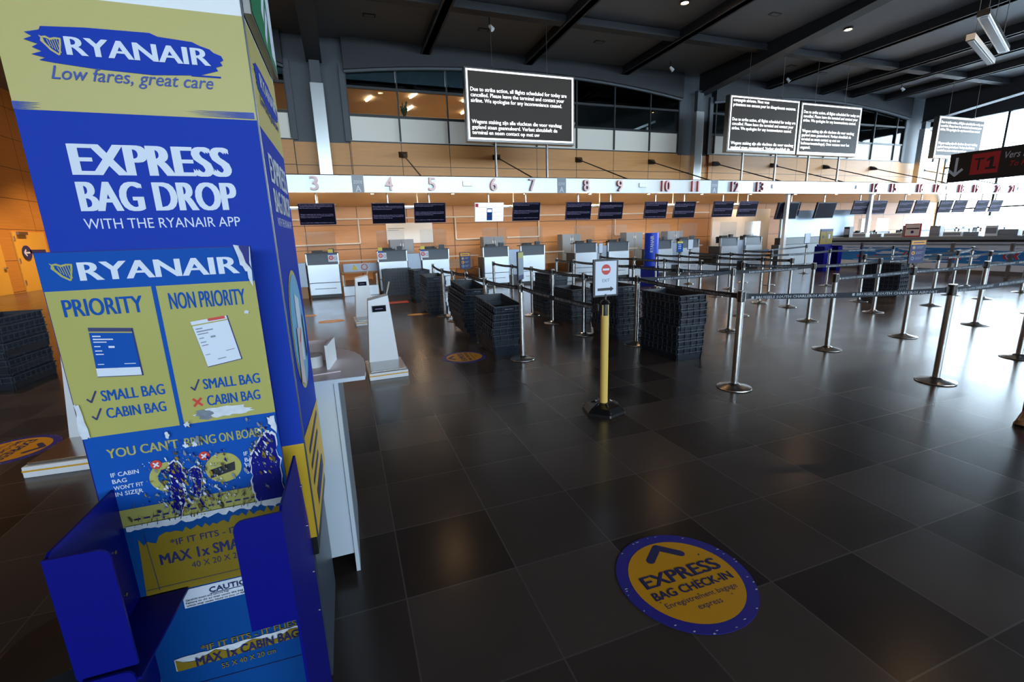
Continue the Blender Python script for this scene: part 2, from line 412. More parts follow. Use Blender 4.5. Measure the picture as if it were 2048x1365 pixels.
# potted plant on the office sill
t = thing('potted_plant', 'small leafy pot plant standing inside the upper window beside a mullion', 'plant', (2.62, YB + .55, 5.90))
b2 = MB(); b2.lathe([(.07, 0), (.10, .2)], n=12, m='clay'); obj('pot', b2, t)
b2 = MB()
for k in range(16):
    a = k * 2.4; r = .04 + .09 * RNG.random(); h = .25 + .3 * RNG.random()
    b2.loft([(.02 * math.cos(a), .02 * math.sin(a), .18), (.03 * math.cos(a + 1), .03 * math.sin(a + 1), .18), (.02 * math.cos(a + 2), .02 * math.sin(a + 2), .19)],
            [(r * math.cos(a) * 1.6, r * math.sin(a) * 1.6, .2 + h), (r * math.cos(a + .3) * 1.4, r * math.sin(a + .3) * 1.4, .17 + h), (r * math.cos(a), r * math.sin(a), .21 + h)], 'plant')
obj('leaves', b2, t)
b = MB((2.6, YB + .55, 5.0)); b.box(2.0, YB + .35, 5.0, 3.4, YB + .75, 5.90, 'office_wood')
solo('low_cabinet', b, 'low wooden cabinet under the pot plant behind the upper window', 'cabinet')

# glazed front and side of the hall
def facade(name, along, fixed, a0, a1, z0, z1, step, wn):
    f = MB(); g = MB()
    def bx(a, c, zz0, zz1, d, m, mb):
        if along == 'x': mb.box(a, fixed - d, zz0, c, fixed + d, zz1, m)
        else: mb.box(fixed - d, a, zz0, fixed + d, c, zz1, m)
    bx(a0, a1, z1, ZC, .15, 'beam', f); bx(a0, a1, z0 - .1, z0, .12, 'pier', f)
    k = int(round((a1 - a0) / step))
    for i in range(k + 1):
        a = a0 + (a1 - a0) * i / k; bx(a - .05, a + .05, z0, z1, .09, 'mullion', f)
    for zz in (2.4, 4.8):
        if zz > z0 + .3: bx(a0, a1, zz - .04, zz + .04, .08, 'mullion', f)
    for i in range(k):
        a = a0 + (a1 - a0) * i / k; c = a0 + (a1 - a0) * (i + 1) / k
        for p, q in (((z0, 2.36), (2.44, 4.76), (4.84, z1)) if z0 < 2 else ((z0, 4.76), (4.84, z1))): bx(a + .05, c - .05, p, q, .006, 'glass_clear', g)
    w = struct(name, f); obj('pane', g, w)
facade('window_5', 'x', YF, XL, XR, 3.2, 7.2, 3.1, 5)  # unseen front glazing, opening set high to limit light on the totem
facade('window_6', 'y', XR, -2.0, YB, .1, 7.3, 2.5, 6)
b = MB(); b.box(XR - .1, YF, 0, XR + .1, -2.05, ZC, 'spandrel'); struct('wall_right', b)  # unseen solid stretch, closed to hold side daylight off the totem
b = MB(); b.box(XL, YF - .12, 0, XR, YF + .12, 3.08, 'spandrel'); struct('wall_front', b)  # unseen, solid below the front glazing to cut light on the totem

# steel: rafters, purlins, struts
def beam_x(x, z0, w, y0=YF, y1=YB - .25, m='beam'):
    q = MB(); q.box(x - w / 2, y0, z0, x + w / 2, y1, ZC - .002, m); q.box(x - w / 2 - .06, y0, z0, x + w / 2 + .06, y1, z0 + .05, m); struct('ceiling_beam', q)
for x, zb, sl in ((-.3, 7.45, .07), (15.6, 7.52, .073), (31.0, 7.12, .11)):
    q = MB(); w = .17; ye = YB - .25; yh = ye - (8.08 - zb) / sl
    pts = [(ye, zb), (ye, ZC - .002), (YF, ZC - .002), (YF, 8.08), (yh, 8.08)]
    q.loft([(x - w, y, z) for y, z in pts], [(x + w, y, z) for y, z in pts], 'beam')
    for (y0, z0), (y1, z1) in (((ye, zb), (yh, 8.08)), ((yh, 8.08), (YF, 8.08))): q.loft([(x - w - .07, y0, z0 - .04), (x + w + .07, y0, z0 - .04), (x + w + .07, y0, z0), (x - w - .07, y0, z0)], [(x - w - .07, y1, z1 - .04), (x + w + .07, y1, z1 - .04), (x + w + .07, y1, z1), (x - w - .07, y1, z1)], 'beam')
    struct('ceiling_beam', q)
for x in (-10.5, -6.5, 3.4, 7.3, 11.6, 19.4, 22.9, 25.0, 27.6, -3.6): beam_x(x, 7.98, .22)
for y in (14.4, 6.5, -2.0):
    q = MB(); q.box(XL, y - .09, 8.06, XR, y + .09, 8.26, 'beam'); q.box(XL, y - .16, 8.02, XR, y + .16, 8.06, 'beam'); struct('ceiling_beam', q)
for x in (-.3, 15.37, 31.0):
    t = thing('clad_column', 'tall brushed metal column against the wall %s' % {-.3: 'beside the number three desk, left of windows', 15.37: 'above the number eleven on the fascia', 31.0: 'at the far right end near the bright glazing'}[x], 'column', (x, YB - .35, 0))
    q = MB(); q.box(-.21, -.14, 2.9, .21, .14, 6.75, 'alu_column'); obj('cladding', q, t, .01)
    q = MB(); q.box(-.16, -.1, 6.75, .16, .1, 7.6, 'pier'); obj('neck', q, t)

# ceiling lamps: downlights with a warm bulb
def downlight(x, y, lab, e=1.0):
    t = thing('downlight', lab, 'lamp', (x, y, ZC - .06))
    q = MB(); q.lathe([(.14, .059), (.16, .0), (.11, .0), (.10, .03)], n=20, m='steel_dark'); obj('rim', q, t)
    q = MB(); q.lathe([(.10, .01), (.099, .015)], n=20, m='lamp'); obj('bulb', q, t)
    ld = bpy.data.lights.new('downlight_beam', 'SPOT'); ld.energy = 900 * e; ld.color = (1, .72, .42); ld.spot_size = 1.5; ld.spot_blend = .6; ld.shadow_soft_size = .1
    lo = bpy.data.objects.new('downlight_beam', ld); COL.objects.link(lo); lo.parent = t; lo.location = (0, 0, -.02)
downlight(17.19, 12.6, 'bright warm downlight in the ceiling above the twin screens')
downlight(25.9, 12.74, 'warm downlight in the ceiling near the hanging strip fixtures')
downlight(10.3, 12.66, 'warm downlight at the top edge of the view, left of the main rafter')
downlight(2.3, 12.6, 'warm downlight high above the floor stickers')
downlight(3.4, 8.0, 'warm downlight nearest above the floor between sticker and desk')
downlight(10.5, 4.5, 'warm downlight above the front queue posts'); downlight(-9.5, 22.5, 'added warm downlight, unseen, brightening the side corridor at far left', 4); downlight(-9.5, 26.5, 'added warm downlight, unseen, brightening the deep end of the far left corridor', 4); downlight(-5, 8, 'warm downlight above the left hand floor')  # the two corridor lamps are added to brighten the far left wall
for k, (x, y) in enumerate(((1.44, 16.06), (5.06, 16.07), (13.72, 12.53), (9.3, 15.9), (18.6, 15.9), (24.0, 14.2), (20.8, 16.2))):
    q = MB((x, y, ZC - .01)); q.box(x - .19, y - .10, ZC - .015, x + .19, y + .10, ZC - .001, 'beam'); q.box(x - .14, y - .06, ZC - .02, x + .14, y + .06, ZC - .014, 'ceiling_panel')
    solo('ceiling_vent', q, 'small dark rectangular vent set in the ceiling panels', 'vent', 'ceiling vents')
for k, (x, y) in enumerate(((4.99, 15.23), (13.1, 16.8), (19.2, 16.6), (26.2, 16.2))):
    t = thing('track_spot', 'small white spotlight hanging %s' % ('under the ceiling left of the large screen', 'beside the vents above the upper window', 'above the twin screens', 'near the far right rafter')[k], 'lamp', (x, y, ZC))
    q = MB(); q.cyl((0, 0, 0), (0, 0, -.25), .015, n=8, m='black_plastic'); obj('stem', q, t)
    q = MB(); q.cyl((0, 0, -.22), (.08, -.08, -.36), .05, .07, 12, 'white_panel'); obj('lamp_head', q, t)
# strip fixtures hanging high in the right corner
for k, (p, q2, m, hw) in enumerate((((10.4, 5.34, 5.0), (13.0, 6.22, 5.0), 'steel', .16), ((10.95, 5.75, 4.85), (13.05, 6.42, 4.85), 'pale_shutter', .12), ((12.0, 4.75, 5.0), (13.6, 5.3, 4.9), 'pale_shutter', .16))):
    lab = ('long silver strip fixture hanging at top right of the hall', 'cream strip fixture behind the silver one at top right', 'cream strip fixture cut by the right picture edge near the silver one')[k]
    t = thing('strip_fixture', lab, 'lamp', p)
    d = Vector(q2) - Vector(p)
    q = MB(); q.bar((0, 0, 0), d, hw, .10, m); obj('housing', q, t, .01)
    q = MB(); q.bar(d * .04 - Vector((0, 0, .055)), d * .96 - Vector((0, 0, .055)), hw * .6, .02, 'white_panel'); obj('diffuser', q, t)
    for f in (.15, .85):
        q = MB(); q.cyl(d * f + Vector((0, 0, .05)), d * f + Vector((0, 0, ZC - p[2])), .006, n=6, m='steel_dark'); obj('cable', q, t)

# ------------------------------------------------------------------ numbered canopy over the desks
FY, FZ0, FZ1 = 14.2, 2.98, 3.46
t = thing('canopy', 'long white metal fascia carrying red desk numbers above the check-in row', 'canopy', (0, FY, FZ0))
b = MB((0, FY, FZ0)); b.box(-4.4, FY, FZ0, XR - .1, FY + .04, FZ1, 'alu_white'); b.box(-4.4, FY, FZ1 - .02, XR - .1, YB - .3 - 3.0, FZ1, 'alu_white'); obj('fascia', b, t)
prof = [(FY + .04, 2.985), (14.9, 3.10), (15.9, 3.12), (16.9, 3.0), (17.98, 2.86)]
b = MB((0, FY, FZ0))
for (y0, z0), (y1, z1) in zip(prof, prof[1:]):
    b.add([(-4.4, y0, z0), (XR - .1, y0, z0), (XR - .1, y1, z1), (-4.4, y1, z1)], [(0, 3, 2, 1)], 'soffit', True)
    b.add([(-4.4, y0, z0 + .05), (XR - .1, y0, z0 + .05), (XR - .1, y1, z1 + .05), (-4.4, y1, z1 + .05)], [(0, 1, 2, 3)], 'pier', True)
obj('soffit', b, t)
NUM = {3: -.60, 4: 1.40, 5: 2.65, 6: 4.58, 7: 5.88, 8: 7.84, 9: 9.14, 10: 11.06, 11: 12.37, 12: 14.24, 13: 15.5, 14: 22.11, 15: 23.33, 16: 25.18, 17: 26.38, 18: 28.25, 19: 29.4, 20: 31.23, 21: 32.45}
F = FRONT(FY)
for k, x in NUM.items():
    b = MB((0, FY, FZ0)); s = str(k); w = .22 if k < 10 else (.36 if k != 11 else .32)
    b.ft(F, s, x - w / 2, 3.035, w, .37, 'digit_face', lift=.004, bold=.02, res=3, depth=.09, side='digit_side'); obj('desk_number', b, t)
for x in (.55, 6.95, 13.30, 19.9 + .4):
    if x > 20: continue
    b = MB((0, FY, FZ0)); b.fr(F, x - .16, FZ0 + .003, x + .16, FZ1 - .003, 'zone_grey', .004); b.ft(F, 'zone', x - .12, 3.22, .24, .09, 'ink_white', .007); b.ft(F, 'A', x - .08, 3.0, .16, .17, 'ink_white', .007, bold=.02)
    obj('zone_panel', b, t)
for x in (3.75, 10.1, 16.3, 21.1, 27.3, 33.2):
    b = MB((0, FY, FZ0)); b.box(x - .15, FY - .05, 3.17, x + .15, FY - .002, 3.32, 'alu_white'); obj('junction_box', b, t, .008)
for k in range(9):
    x = 2.38 + 3.61 * k + (.45 if k == 8 else 0)
    t2 = thing('tie_rod', 'thin dark stay rod from wall to fascia, %s' % ('leftmost, above number five', 'behind the large screen pole above number seven', 'above number nine', 'above number eleven', 'left one under the twin screens', 'middle one under the twin screens', 'right of the twin screens', 'crossing the far column', 'behind the black hanging sign')[k], 'rod', (x, YB, 4.68))
    q = MB(); q.loft([(-.16, -.005, -.1), (.16, -.005, -.1), (.16, -.005, .1), (-.16, -.005, .1)], [(-.03, -.3, -.13), (.03, -.3, -.13), (.03, -.3, -.05), (-.03, -.3, -.05)], 'black_plastic'); obj('bracket', q, t2)
    q = MB(); q.cyl((0, -.28, -.09), (0, FY + .15 - YB, FZ1 - 4.68), .022, n=8, m='black_plastic'); obj('rod', q, t2)
# warm lamps under the soffit
for k in range(14):
    x = -1.6 + 2.6 * k
    t2 = thing('soffit_lamp', 'small warm lamp under the canopy soffit behind the fascia', 'lamp', (x, 15.6, 3.09), group='soffit lamps')
    q = MB(); q.lathe([(.07, .02), (.08, 0), (.05, -.01)], n=12, m='steel_dark'); obj('rim', q, t2)
    q = MB(); q.lathe([(.045, -.012), (.044, -.016)], n=12, m='office_lamp'); obj('bulb', q, t2)
    ld = bpy.data.lights.new('soffit_beam', 'SPOT'); ld.energy = 125; ld.color = (1, .74, .46); ld.spot_size = 2.6; ld.spot_blend = .8; ld.shadow_soft_size = .06
    lo = bpy.data.objects.new('soffit_beam', ld); COL.objects.link(lo); lo.parent = t2; lo.location = (0, 0, -.04); lo.rotation_euler = (math.radians(25), 0, 0)

# ------------------------------------------------------------------ big hanging screens
EN = ['Due to strike action, all flights scheduled for today are', 'cancelled. Please leave the terminal and contact your', 'airline. We apologise for any inconvenience caused.']
NL = ['Wegens staking zijn alle vluchten die voor vandaag', 'gepland staan geannuleerd. Verlaat alstublieft de', 'terminal en neem contact op met uw']
NLX = ['luchtvaartmaatschappij. Onze excuses voor het', 'ongemak.']
FR2 = ['compagnie aérienne. Nous vous', 'présentons nos excuses pour les désagréments encourus.']
def lines(mb, F, ls, x, y, w, pitch, h, m, lift, ref, bold=.0, res=1):
    """set lines of text left aligned; the longest line `ref` spans width w"""
    vs_, fs, (a, b_, c, d) = text_mesh(ref, 0.0, 0, res); k = w / (c - a)
    for i, l in enumerate(ls):
        vs2, fs2, (a2, b2, c2, d2) = text_mesh(l, 0.0, 0, res)
        mb.ft(F, l, x, y - i * pitch - h * .25 * (1 if any(ch in l for ch in 'gjpqy') else 0), (c2 - a2) * k, h * (1.25 if any(ch in l for ch in 'gjpqy') else 1.0), m, lift, bold, 0, res)
def big_screen(x0, x1, z0, z1, blocks, lab, poles, cables):
    t = thing('information_screen', lab, 'screen', ((x0 + x1) / 2, 14.4, z0)); o = ((x0 + x1) / 2, 14.4, z0); F = FRONT(14.4)
    q = MB(o); q.box(x0, 14.4, z0, x1, 14.62, z1, 'steel_dark'); obj('casing', q, t, .01)
    q = MB(o); q.fr(F, x0 + .05, z0 + .07, x1 - .05, z1 - .05, 'led_bg', .003)
    w = .05
    for r in ((x0 + .05, z0 + .07, x1 - .05, z0 + .07 + w), (x0 + .05, z1 - .05 - w, x1 - .05, z1 - .05), (x0 + .05, z0 + .07, x0 + .05 + w, z1 - .05), (x1 - .05 - w, z0 + .07, x1 - .05, z1 - .05)): q.fr(F, *r, 'led_white', .006)
    for ls, ytop, ref, wid in blocks: lines(q, F, ls, x0 + .17, z0 + ytop, wid, .155, .115, 'led_white', .006, ref, .012, 2)
    obj('screen', q, t)
    for x in poles:
        q = MB(o); q.cyl((x, 14.5, FZ1), (x, 14.5, z0), .04, n=12, m='steel_dark'); obj('support_pole', q, t)
    for x in cables:
        q = MB(o); q.cyl((x, 14.5, z1), (x, 14.5, 8.01), .008, n=6, m='steel_dark'); q.cyl((x, 14.5, z1 - .01), (x, 14.5, z1 + .08), .02, n=8, m='steel'); obj('cable', q, t)
big_screen(3.87, 7.53, 4.5, 6.58, [(EN, 1.42, EN[0], 3.2), (NL, .52, NL[0], 3.02)], 'largest black notice screen with white text, hanging above numbers six and seven', (4.8, 6.57), (4.78, 6.6))
big_screen(13.95, 17.48, 4.5, 6.5, [(FR2, 1.76, FR2[1], 3.15), (EN, 1.10, EN[0], 3.2), (NL[:2], .27, NL[0], 3.2)], 'left one of the twin black notice screens above number thirteen', (14.86, 16.57), (14.9, 16.6))
big_screen(17.55, 21.05, 4.5, 6.46, [(EN, 1.55, EN[0], 3.2), (NL + NLX, .85, NL[0], 3.0)], 'right one of the twin black notice screens above number thirteen', (18.37, 20.14), (18.4, 20.1))
big_screen(26.2, 29.7, 4.6, 6.42, [(EN, 1.5, EN[0], 3.2), (NL, .6, NL[0], 3.0)], 'washed out notice screen at far right behind the black T1 sign', (26.89,), (27.0, 29.0))

# ------------------------------------------------------------------ graphics helpers
def blob(mb, F, cx, cy, rx, ry, m, lift, n=26, jit=.3, rng=RNG):
    pts = []
    for i in range(n):
        a = 2 * math.pi * i / n; k = 1 - jit + 2 * jit * rng.random()
        pts.append((cx + rx * k * math.cos(a), cy + ry * k * math.sin(a)))
    mb.fp(F, pts, m, lift)
def harp(mb, F, x, y, w, h, m, lift):
    P = lambda l: [(x + a * w, y + c * h) for a, c in l]
    mb.fp(F, P([(0, .98), (.08, .86), (.03, .70), (.12, .60), (.22, .48), (.40, .24), (.74, 0), (.82, .06), (.48, .32), (.32, .52), (.22, .66), (.20, .80), (.12, .93)]), m, lift)
    mb.fp(F, P([(.0, 1.0), (.12, .93), (.3, .98), (.5, .88), (.72, .94), (1.0, .92), (.96, .84), (.72, .84), (.5, .77), (.3, .86), (.16, .86)]), m, lift)
    mb.fp(F, P([(.90, .88), (1.0, .90), (.96, .60), (.82, .04), (.74, .0), (.86, .55)]), m, lift)
    for k in range(5):
        a = .34 + .11 * k; mb.fl(F, x + a * w, y + (.80 + .01 * k) * h, x + (a + .10) * w, y + (.44 - .075 * k) * h, .035 * w, m, lift)
def brush(mb, F, x0, y0, x1, y1, m, lift, seed=1):
    r = random.Random(seed); w = x1 - x0; h = y1 - y0
    top = [(.09, .92), (.30, .98), (.62, 1.0), (.66, .93), (.84, .88), (.88, .80)]; bot = [(.90, .14), (.86, .08), (.60, .0), (.30, .05), (.12, .12)]
    right = [(.93, .74), (.95, .66), (.99, .60), (1.0, .5), (.98, .44), (.99, .36), (.95, .30), (.96, .22)]
    left = [(.05, .16), (.08, .22), (.02, .28), (.07, .36), (.03, .44), (.06, .52), (.0, .60), (.04, .68), (.01, .76), (.08, .84)]
    mb.fp(F, [(x0 + a * w, y0 + c * h) for a, c in top + right + bot + left], m, lift)
def stroke(mb, F, x0, x1, y, h, m, lift, flip=False, seed=3):
    r = random.Random(seed)
    for k in range(5):
        l = (x1 - x0) * (.5 + .5 * r.random()); yy = y + h * (k - 2) / 4
        a, c = (x1 - l, x1) if flip else (x0, x0 + l)
        e = h * .13
        if flip: mb.fp(F, [(a, yy), (c, yy - e), (c, yy + e)], m, lift)
        else: mb.fp(F, [(a, yy - e), (c, yy), (a, yy + e)], m, lift)

# ------------------------------------------------------------------ bag drop totem
KX0, KX1, KY0, KY1 = -.712, -.190, 1.52, 2.10
t = thing('bag_drop_totem', 'tall blue and yellow EXPRESS BAG DROP totem behind the cardboard bag sizer', 'totem', ((KX0 + KX1) / 2, 1.8, 0)); o = ((KX0 + KX1) / 2, 1.8, 0)
b = MB(o); b.box(KX0, KY0, .62, KX1, KY1, 2.45, 'white_panel'); obj('cabinet', b, t, .002)
b = MB(o); b.box(KX0 + .01, KY0 + .02, .54, KX1 - .005, KY1 - .02, .62, 'black_plastic'); b.box(KX0 + .03, KY0 + .04, 0, KX1 - .02, KY1 - .03, .54, 'desk_grey'); obj('plinth', b, t)
F = FRONT(KY0); b = MB(o); L = .0015
b.fr(F, KX0 + .001, 1.938, KX1 - .001, 2.193, 'yellow', L); b.fr(F, KX0 + .001, .968, KX1 - .001, 1.938, 'blue', L); b.fr(F, KX0 + .001, .622, KX1 - .001, .968, 'yellow_deep', L)
brush(b, F, -.660, 2.034, -.250, 2.131, 'blue', 2 * L, 4)
b.fl(F, -.33, 2.040, -.262, 2.040, .004, 'blue', 2 * L)
harp(b, F, -.630, 2.062, .042, .042, 'yellow', 3 * L)
b.ft(F, 'RYANAIR', -.583, 2.0655, .303, .040, 'ink_white', 3 * L, .035, res=4)
b.ft(F, 'Low fares, great care', -.624, 2.000, .342, .040, 'ink_blue', 2 * L, .008, .35, res=4)
stroke(b, F, -.711, -.640, 1.947, .014, 'ink_blue', 2 * L); stroke(b, F, -.37, -.196, 1.949, .013, 'ink_blue', 2 * L, True, 5)
b.ft(F, 'EXPRESS', -.627, 1.788, .356, .076, 'ink_white', 2 * L, .06, res=4)
b.ft(F, 'BAG DROP', -.627, 1.699, .358, .074, 'ink_white', 2 * L, .06, res=4)
b.ft(F, 'WITH THE RYANAIR APP', -.627, 1.655, .356, .026, 'ink_white', 2 * L, .004, res=4)
obj('front_graphic', b, t)
F = Frame((KX1, 0, 0), (0, 1, 0), (0, 0, 1)); b = MB(o)
b.fr(F, KY0 + .006, 1.93, KY1 - .004, 2.193, 'yellow', L); b.fr(F, KY0 + .006, .622, KY1 - .004, 1.93, 'blue', L)
brush(b, F, 1.575, 2.03, 2.06, 2.125, 'blue', 2 * L, 6); b.ft(F, 'RYANAIR', 1.655, 2.062, .35, .040, 'ink_white', 3 * L, .035, res=3); b.ft(F, 'Low fares, great care', 1.62, 2.000, .40, .036, 'ink_blue', 2 * L, .008, .35, res=3)
b.ft(F, 'EXPRESS', 1.615, 1.788, .43, .085, 'ink_white', 2 * L, .045, res=3); b.ft(F, 'BAG DROP', 1.620, 1.700, .43, .072, 'ink_white', 2 * L, .045, res=3); b.ft(F, 'WITH THE RYANAIR APP', 1.63, 1.658, .40, .026, 'ink_white', 2 * L, .004, res=3)
b.fd(F, 1.80, 1.295, .215, 'yellow', 2 * L, 48); b.fd(F, 1.80, 1.295, .200, 'picture_sky', 3 * L, 48)
b.fp(F, [(1.72, 1.20), (1.84, 1.17), (1.88, 1.40), (1.76, 1.43)], 'ink_white', 4 * L); b.fp(F, [(1.64, 1.14), (1.75, 1.10), (1.78, 1.30), (1.69, 1.32)], 'pink_top', 5 * L); b.fp(F, [(1.90, 1.16), (1.94, 1.18), (1.94, 1.34), (1.91, 1.32)], 'ink_black', 4 * L)
b.fl(F, 1.74, 1.26, 1.80, 1.30, .012, 'ink_red', 6 * L)
b.fp(F, [(KY0 + .006, .622), (KY1 - .004, .622), (KY1 - .004, .925), (KY0 + .006, .985)], 'yellow_deep', 2 * L)
for i, w in enumerate((.40, .34, .26)): b.fr(F, 1.60, .890 - .06 * i, 1.60 + w, .910 - .06 * i, 'ink_navy', 3 * L)
b.fr(F, 1.66, .66, 1.98, .72, 'ink_navy', 3 * L)
obj('side_graphic', b, t)
b = MB(o); b.box(KX1 - .001, KY0 - .0025, .62, KX1 + .0022, KY0 + .003, 2.45, 'desk_grey'); b.box(KX1 + .0022, KY0 + .003, .62, KX1 + .0030, KY0 + .0065, 2.45, 'steel_dark'); obj('corner_trim', b, t)

t = thing('exit_sign', 'green emergency exit sign board on the side of the bag drop totem', 'sign', (KX1 + .01, 1.8, 2.22)); o = (KX1 + .01, 1.8, 2.22)
b = MB(o); b.box(KX1 + .002, 1.53, 2.205, KX1 + .022, 2.07, 2.62, 'steel_dark'); obj('board', b, t, .002)
F = Frame((KX1 + .022, 0, 0), (0, 1, 0), (0, 0, 1)); b = MB(o)
b.fr(F, 1.54, 2.215, 2.06, 2.61, 'green_sign', .001)
b.fr(F, 1.93, 2.24, 2.04, 2.58, 'ink_white', .002)
b.fl(F, 1.80, 2.24, 1.90, 2.36, .035, 'ink_white', .002); b.fl(F, 1.78, 2.30, 1.88, 2.42, .04, 'ink_white', .002); b.fl(F, 1.88, 2.42, 1.82, 2.50, .04, 'ink_white', .002); b.fd(F, 1.88, 2.53, .03, 'ink_white', .002)
b.fl(F, 1.58, 2.40, 1.70, 2.40, .035, 'ink_white', .002); b.fl(F, 1.66, 2.46, 1.73, 2.40, .035, 'ink_white', .002); b.fl(F, 1.66, 2.34, 1.73, 2.40, .035, 'ink_white', .002)
obj('pictogram', b, t)

# ------------------------------------------------------------------ cabin bag sizer (worn blue stand)
SX0, SX1, SYF, SY = -.687, -.238, 1.10, 1.40
BX0, BX1 = -.648, -.213
t = thing('bag_sizer', 'worn blue bag sizer stand with torn yellow PRIORITY poster and open bins', 'bag sizer', (-.46, 1.3, 0)); o = (-.46, 1.3, 0)
b = MB(o); b.box(SX0, SY, .86, SX1, SY + .02, 1.60, 'blue_gloss'); b.box(BX0, SY, 0, BX1, SY + .02, .86, 'blue_gloss'); obj('back_panel', b, t)
b = MB(o); F = FRONT(SY); L = .0012
b.fr(F, SX0, 1.507, SX1, 1.598, 'blue_poster', L); b.fr(F, SX0 + .002, 1.128, SX1, 1.507, 'yellow_poster', L)
b.fr(F, -.472, 1.128, -.462, 1.507, 'blue_poster', 2 * L)
b.fr(F, SX0 + .003, .84, SX1, 1.128, 'blue_poster', L)
harp(b, F, -.663, 1.530, .044, .044, 'yellow_poster', 2 * L); b.ft(F, 'RYANAIR', -.611, 1.5295, .342, .044, 'ink_white', 2 * L, .035, res=4)
b.ft(F, 'PRIORITY', -.658, 1.443, .162, .043, 'blue_poster', 2 * L, .030, res=4); b.ft(F, 'NON PRIORITY', -.440, 1.445, .174, .043, 'blue_poster', 2 * L, .030, res=4)
b.ft(F, 'SMALL BAG', -.626, 1.221, .137, .029, 'blue_poster', 2 * L, .030, res=3); b.ft(F, 'CABIN BAG', -.624, 1.174, .130, .028, 'blue_poster', 2 * L, .030, res=3)
b.ft(F, 'SMALL BAG', -.401, 1.221, .138, .029, 'blue_poster', 2 * L, .030, res=3); b.ft(F, 'CABIN BAG', -.399, 1.173, .130, .029, 'blue_poster', 2 * L, .030, res=3)
for x, y in ((-.656, 1.222), (-.654, 1.175), (-.430, 1.222)):
    b.fl(F, x, y + .010, x + .008, y, .004, 'ink_navy', 2 * L); b.fl(F, x + .007, y - .001, x + .022, y + .029, .004, 'ink_navy', 2 * L)
b.fl(F, -.431, 1.176, -.411, 1.198, .006, 'ink_red', 2 * L); b.fl(F, -.431, 1.198, -.411, 1.176, .006, 'ink_red', 2 * L)
# boarding passes
def pass_card(pts, base, ink, head, stub):
    P = lambda a, c: tuple((pts[0][k] * (1 - a) + pts[1][k] * a) * (1 - c) + (pts[3][k] * (1 - a) + pts[2][k] * a) * c for k in (0, 1))
    q = lambda a0, c0, a1, c1, m, l: b.fp(F, [P(a0, c1), P(a1, c1), P(a1, c0), P(a0, c0)], m, l)
    q(-.01, -.0, 1.03, 1.02, 'ink_navy', 2 * L); q(0, 0, 1, 1, base, 3 * L); q(0, 0, 1, .075, head, 4 * L); q(0, .075, 1, .10, 'yellow_poster', 4 * L); q(0, .83, 1, 1, stub, 4 * L)
    for a0, c0, a1, c1 in ((.06, .16, .25, .185), (.06, .22, .52, .245), (.06, .28, .36, .30), (.06, .37, .20, .39), (.38, .37, .52, .41), (.06, .46, .22, .48), (.06, .53, .24, .55), (.06, .74, .2, .755), (.66, .74, .92, .755), (.35, .88, .6, .90)): q(a0, c0, a1, c1, ink, 4 * L)
pass_card([(-.618, 1.414), (-.531, 1.405), (-.530, 1.281), (-.622, 1.288)], 'blue_poster', 'ink_white', 'ink_navy', 'ink_white')
pass_card([(-.402, 1.409), (-.318, 1.419), (-.300, 1.297), (-.381, 1.284)], 'ink_white', 'ink_grey', 'ink_white', 'ink_white')
b.fp(F, [(-.362, 1.4145), (-.322, 1.4190), (-.321, 1.4115), (-.361, 1.4075)], 'ink_red', 5 * L)
blob(b, F, -.36, 1.152, .066, .015, 'torn_white', 3 * L, 30, .25); blob(b, F, -.41, 1.150, .02, .012, 'torn_grey', 4 * L, 14, .4)
b.ft(F, "YOU CAN'T", -.644, 1.064, .160, .027, 'yellow_poster', 2 * L, .032, res=3); b.ft(F, 'BRING', -.470, 1.062, .075, .027, 'yellow_poster', 2 * L, .032, res=3); b.ft(F, 'ON BOARD', -.388, 1.062, .120, .027, 'yellow_poster', 2 * L, .032, res=3)
for i, s in enumerate(('IF CABIN', 'BAG', "WON'T FIT", 'IN SIZER')): b.ft(F, s, -.647, 1.010 - .019 * i, (.062, .032, .066, .062)[i], .012, 'ink_white', 2 * L, .02, res=2)
for i, s in enumerate(('IF SMALL', 'BAG', 'FITS IN', 'SIZER')): b.ft(F, s, -.335, 1.010 - .019 * i, (.062, .032, .05, .044)[i], .012, 'ink_white', 2 * L, .02, res=2)
b.fd(F, -.522, .985, .044, 'yellow_poster', 2 * L, 32); b.fd(F, -.520, .985, .026, 'blue_sheet', 3 * L); b.fd(F, -.390, .985, .045, 'yellow_poster', 2 * L, 32)
b.fp(F, [(-.425, .958), (-.362, .972), (-.360, .998), (-.423, .984)], 'ink_black', 3 * L)
for x, y in ((-.543, 1.027), (-.43, 1.030)):
    b.fd(F, x, y, .013, 'ink_red', 4 * L); b.fl(F, x - .006, y - .006, x + .006, y + .006, .004, 'ink_white', 5 * L); b.fl(F, x - .006, y + .006, x + .006, y - .006, .004, 'ink_white', 5 * L)
b.fr(F, SX0 + .005, .857, SX1 - .01, .910, 'yellow_poster', 2 * L)
for k in range(16): b.fr(F, -.620 + .022 * k, .874, -.605 + .022 * k, .879, 'ink_navy', 3 * L)
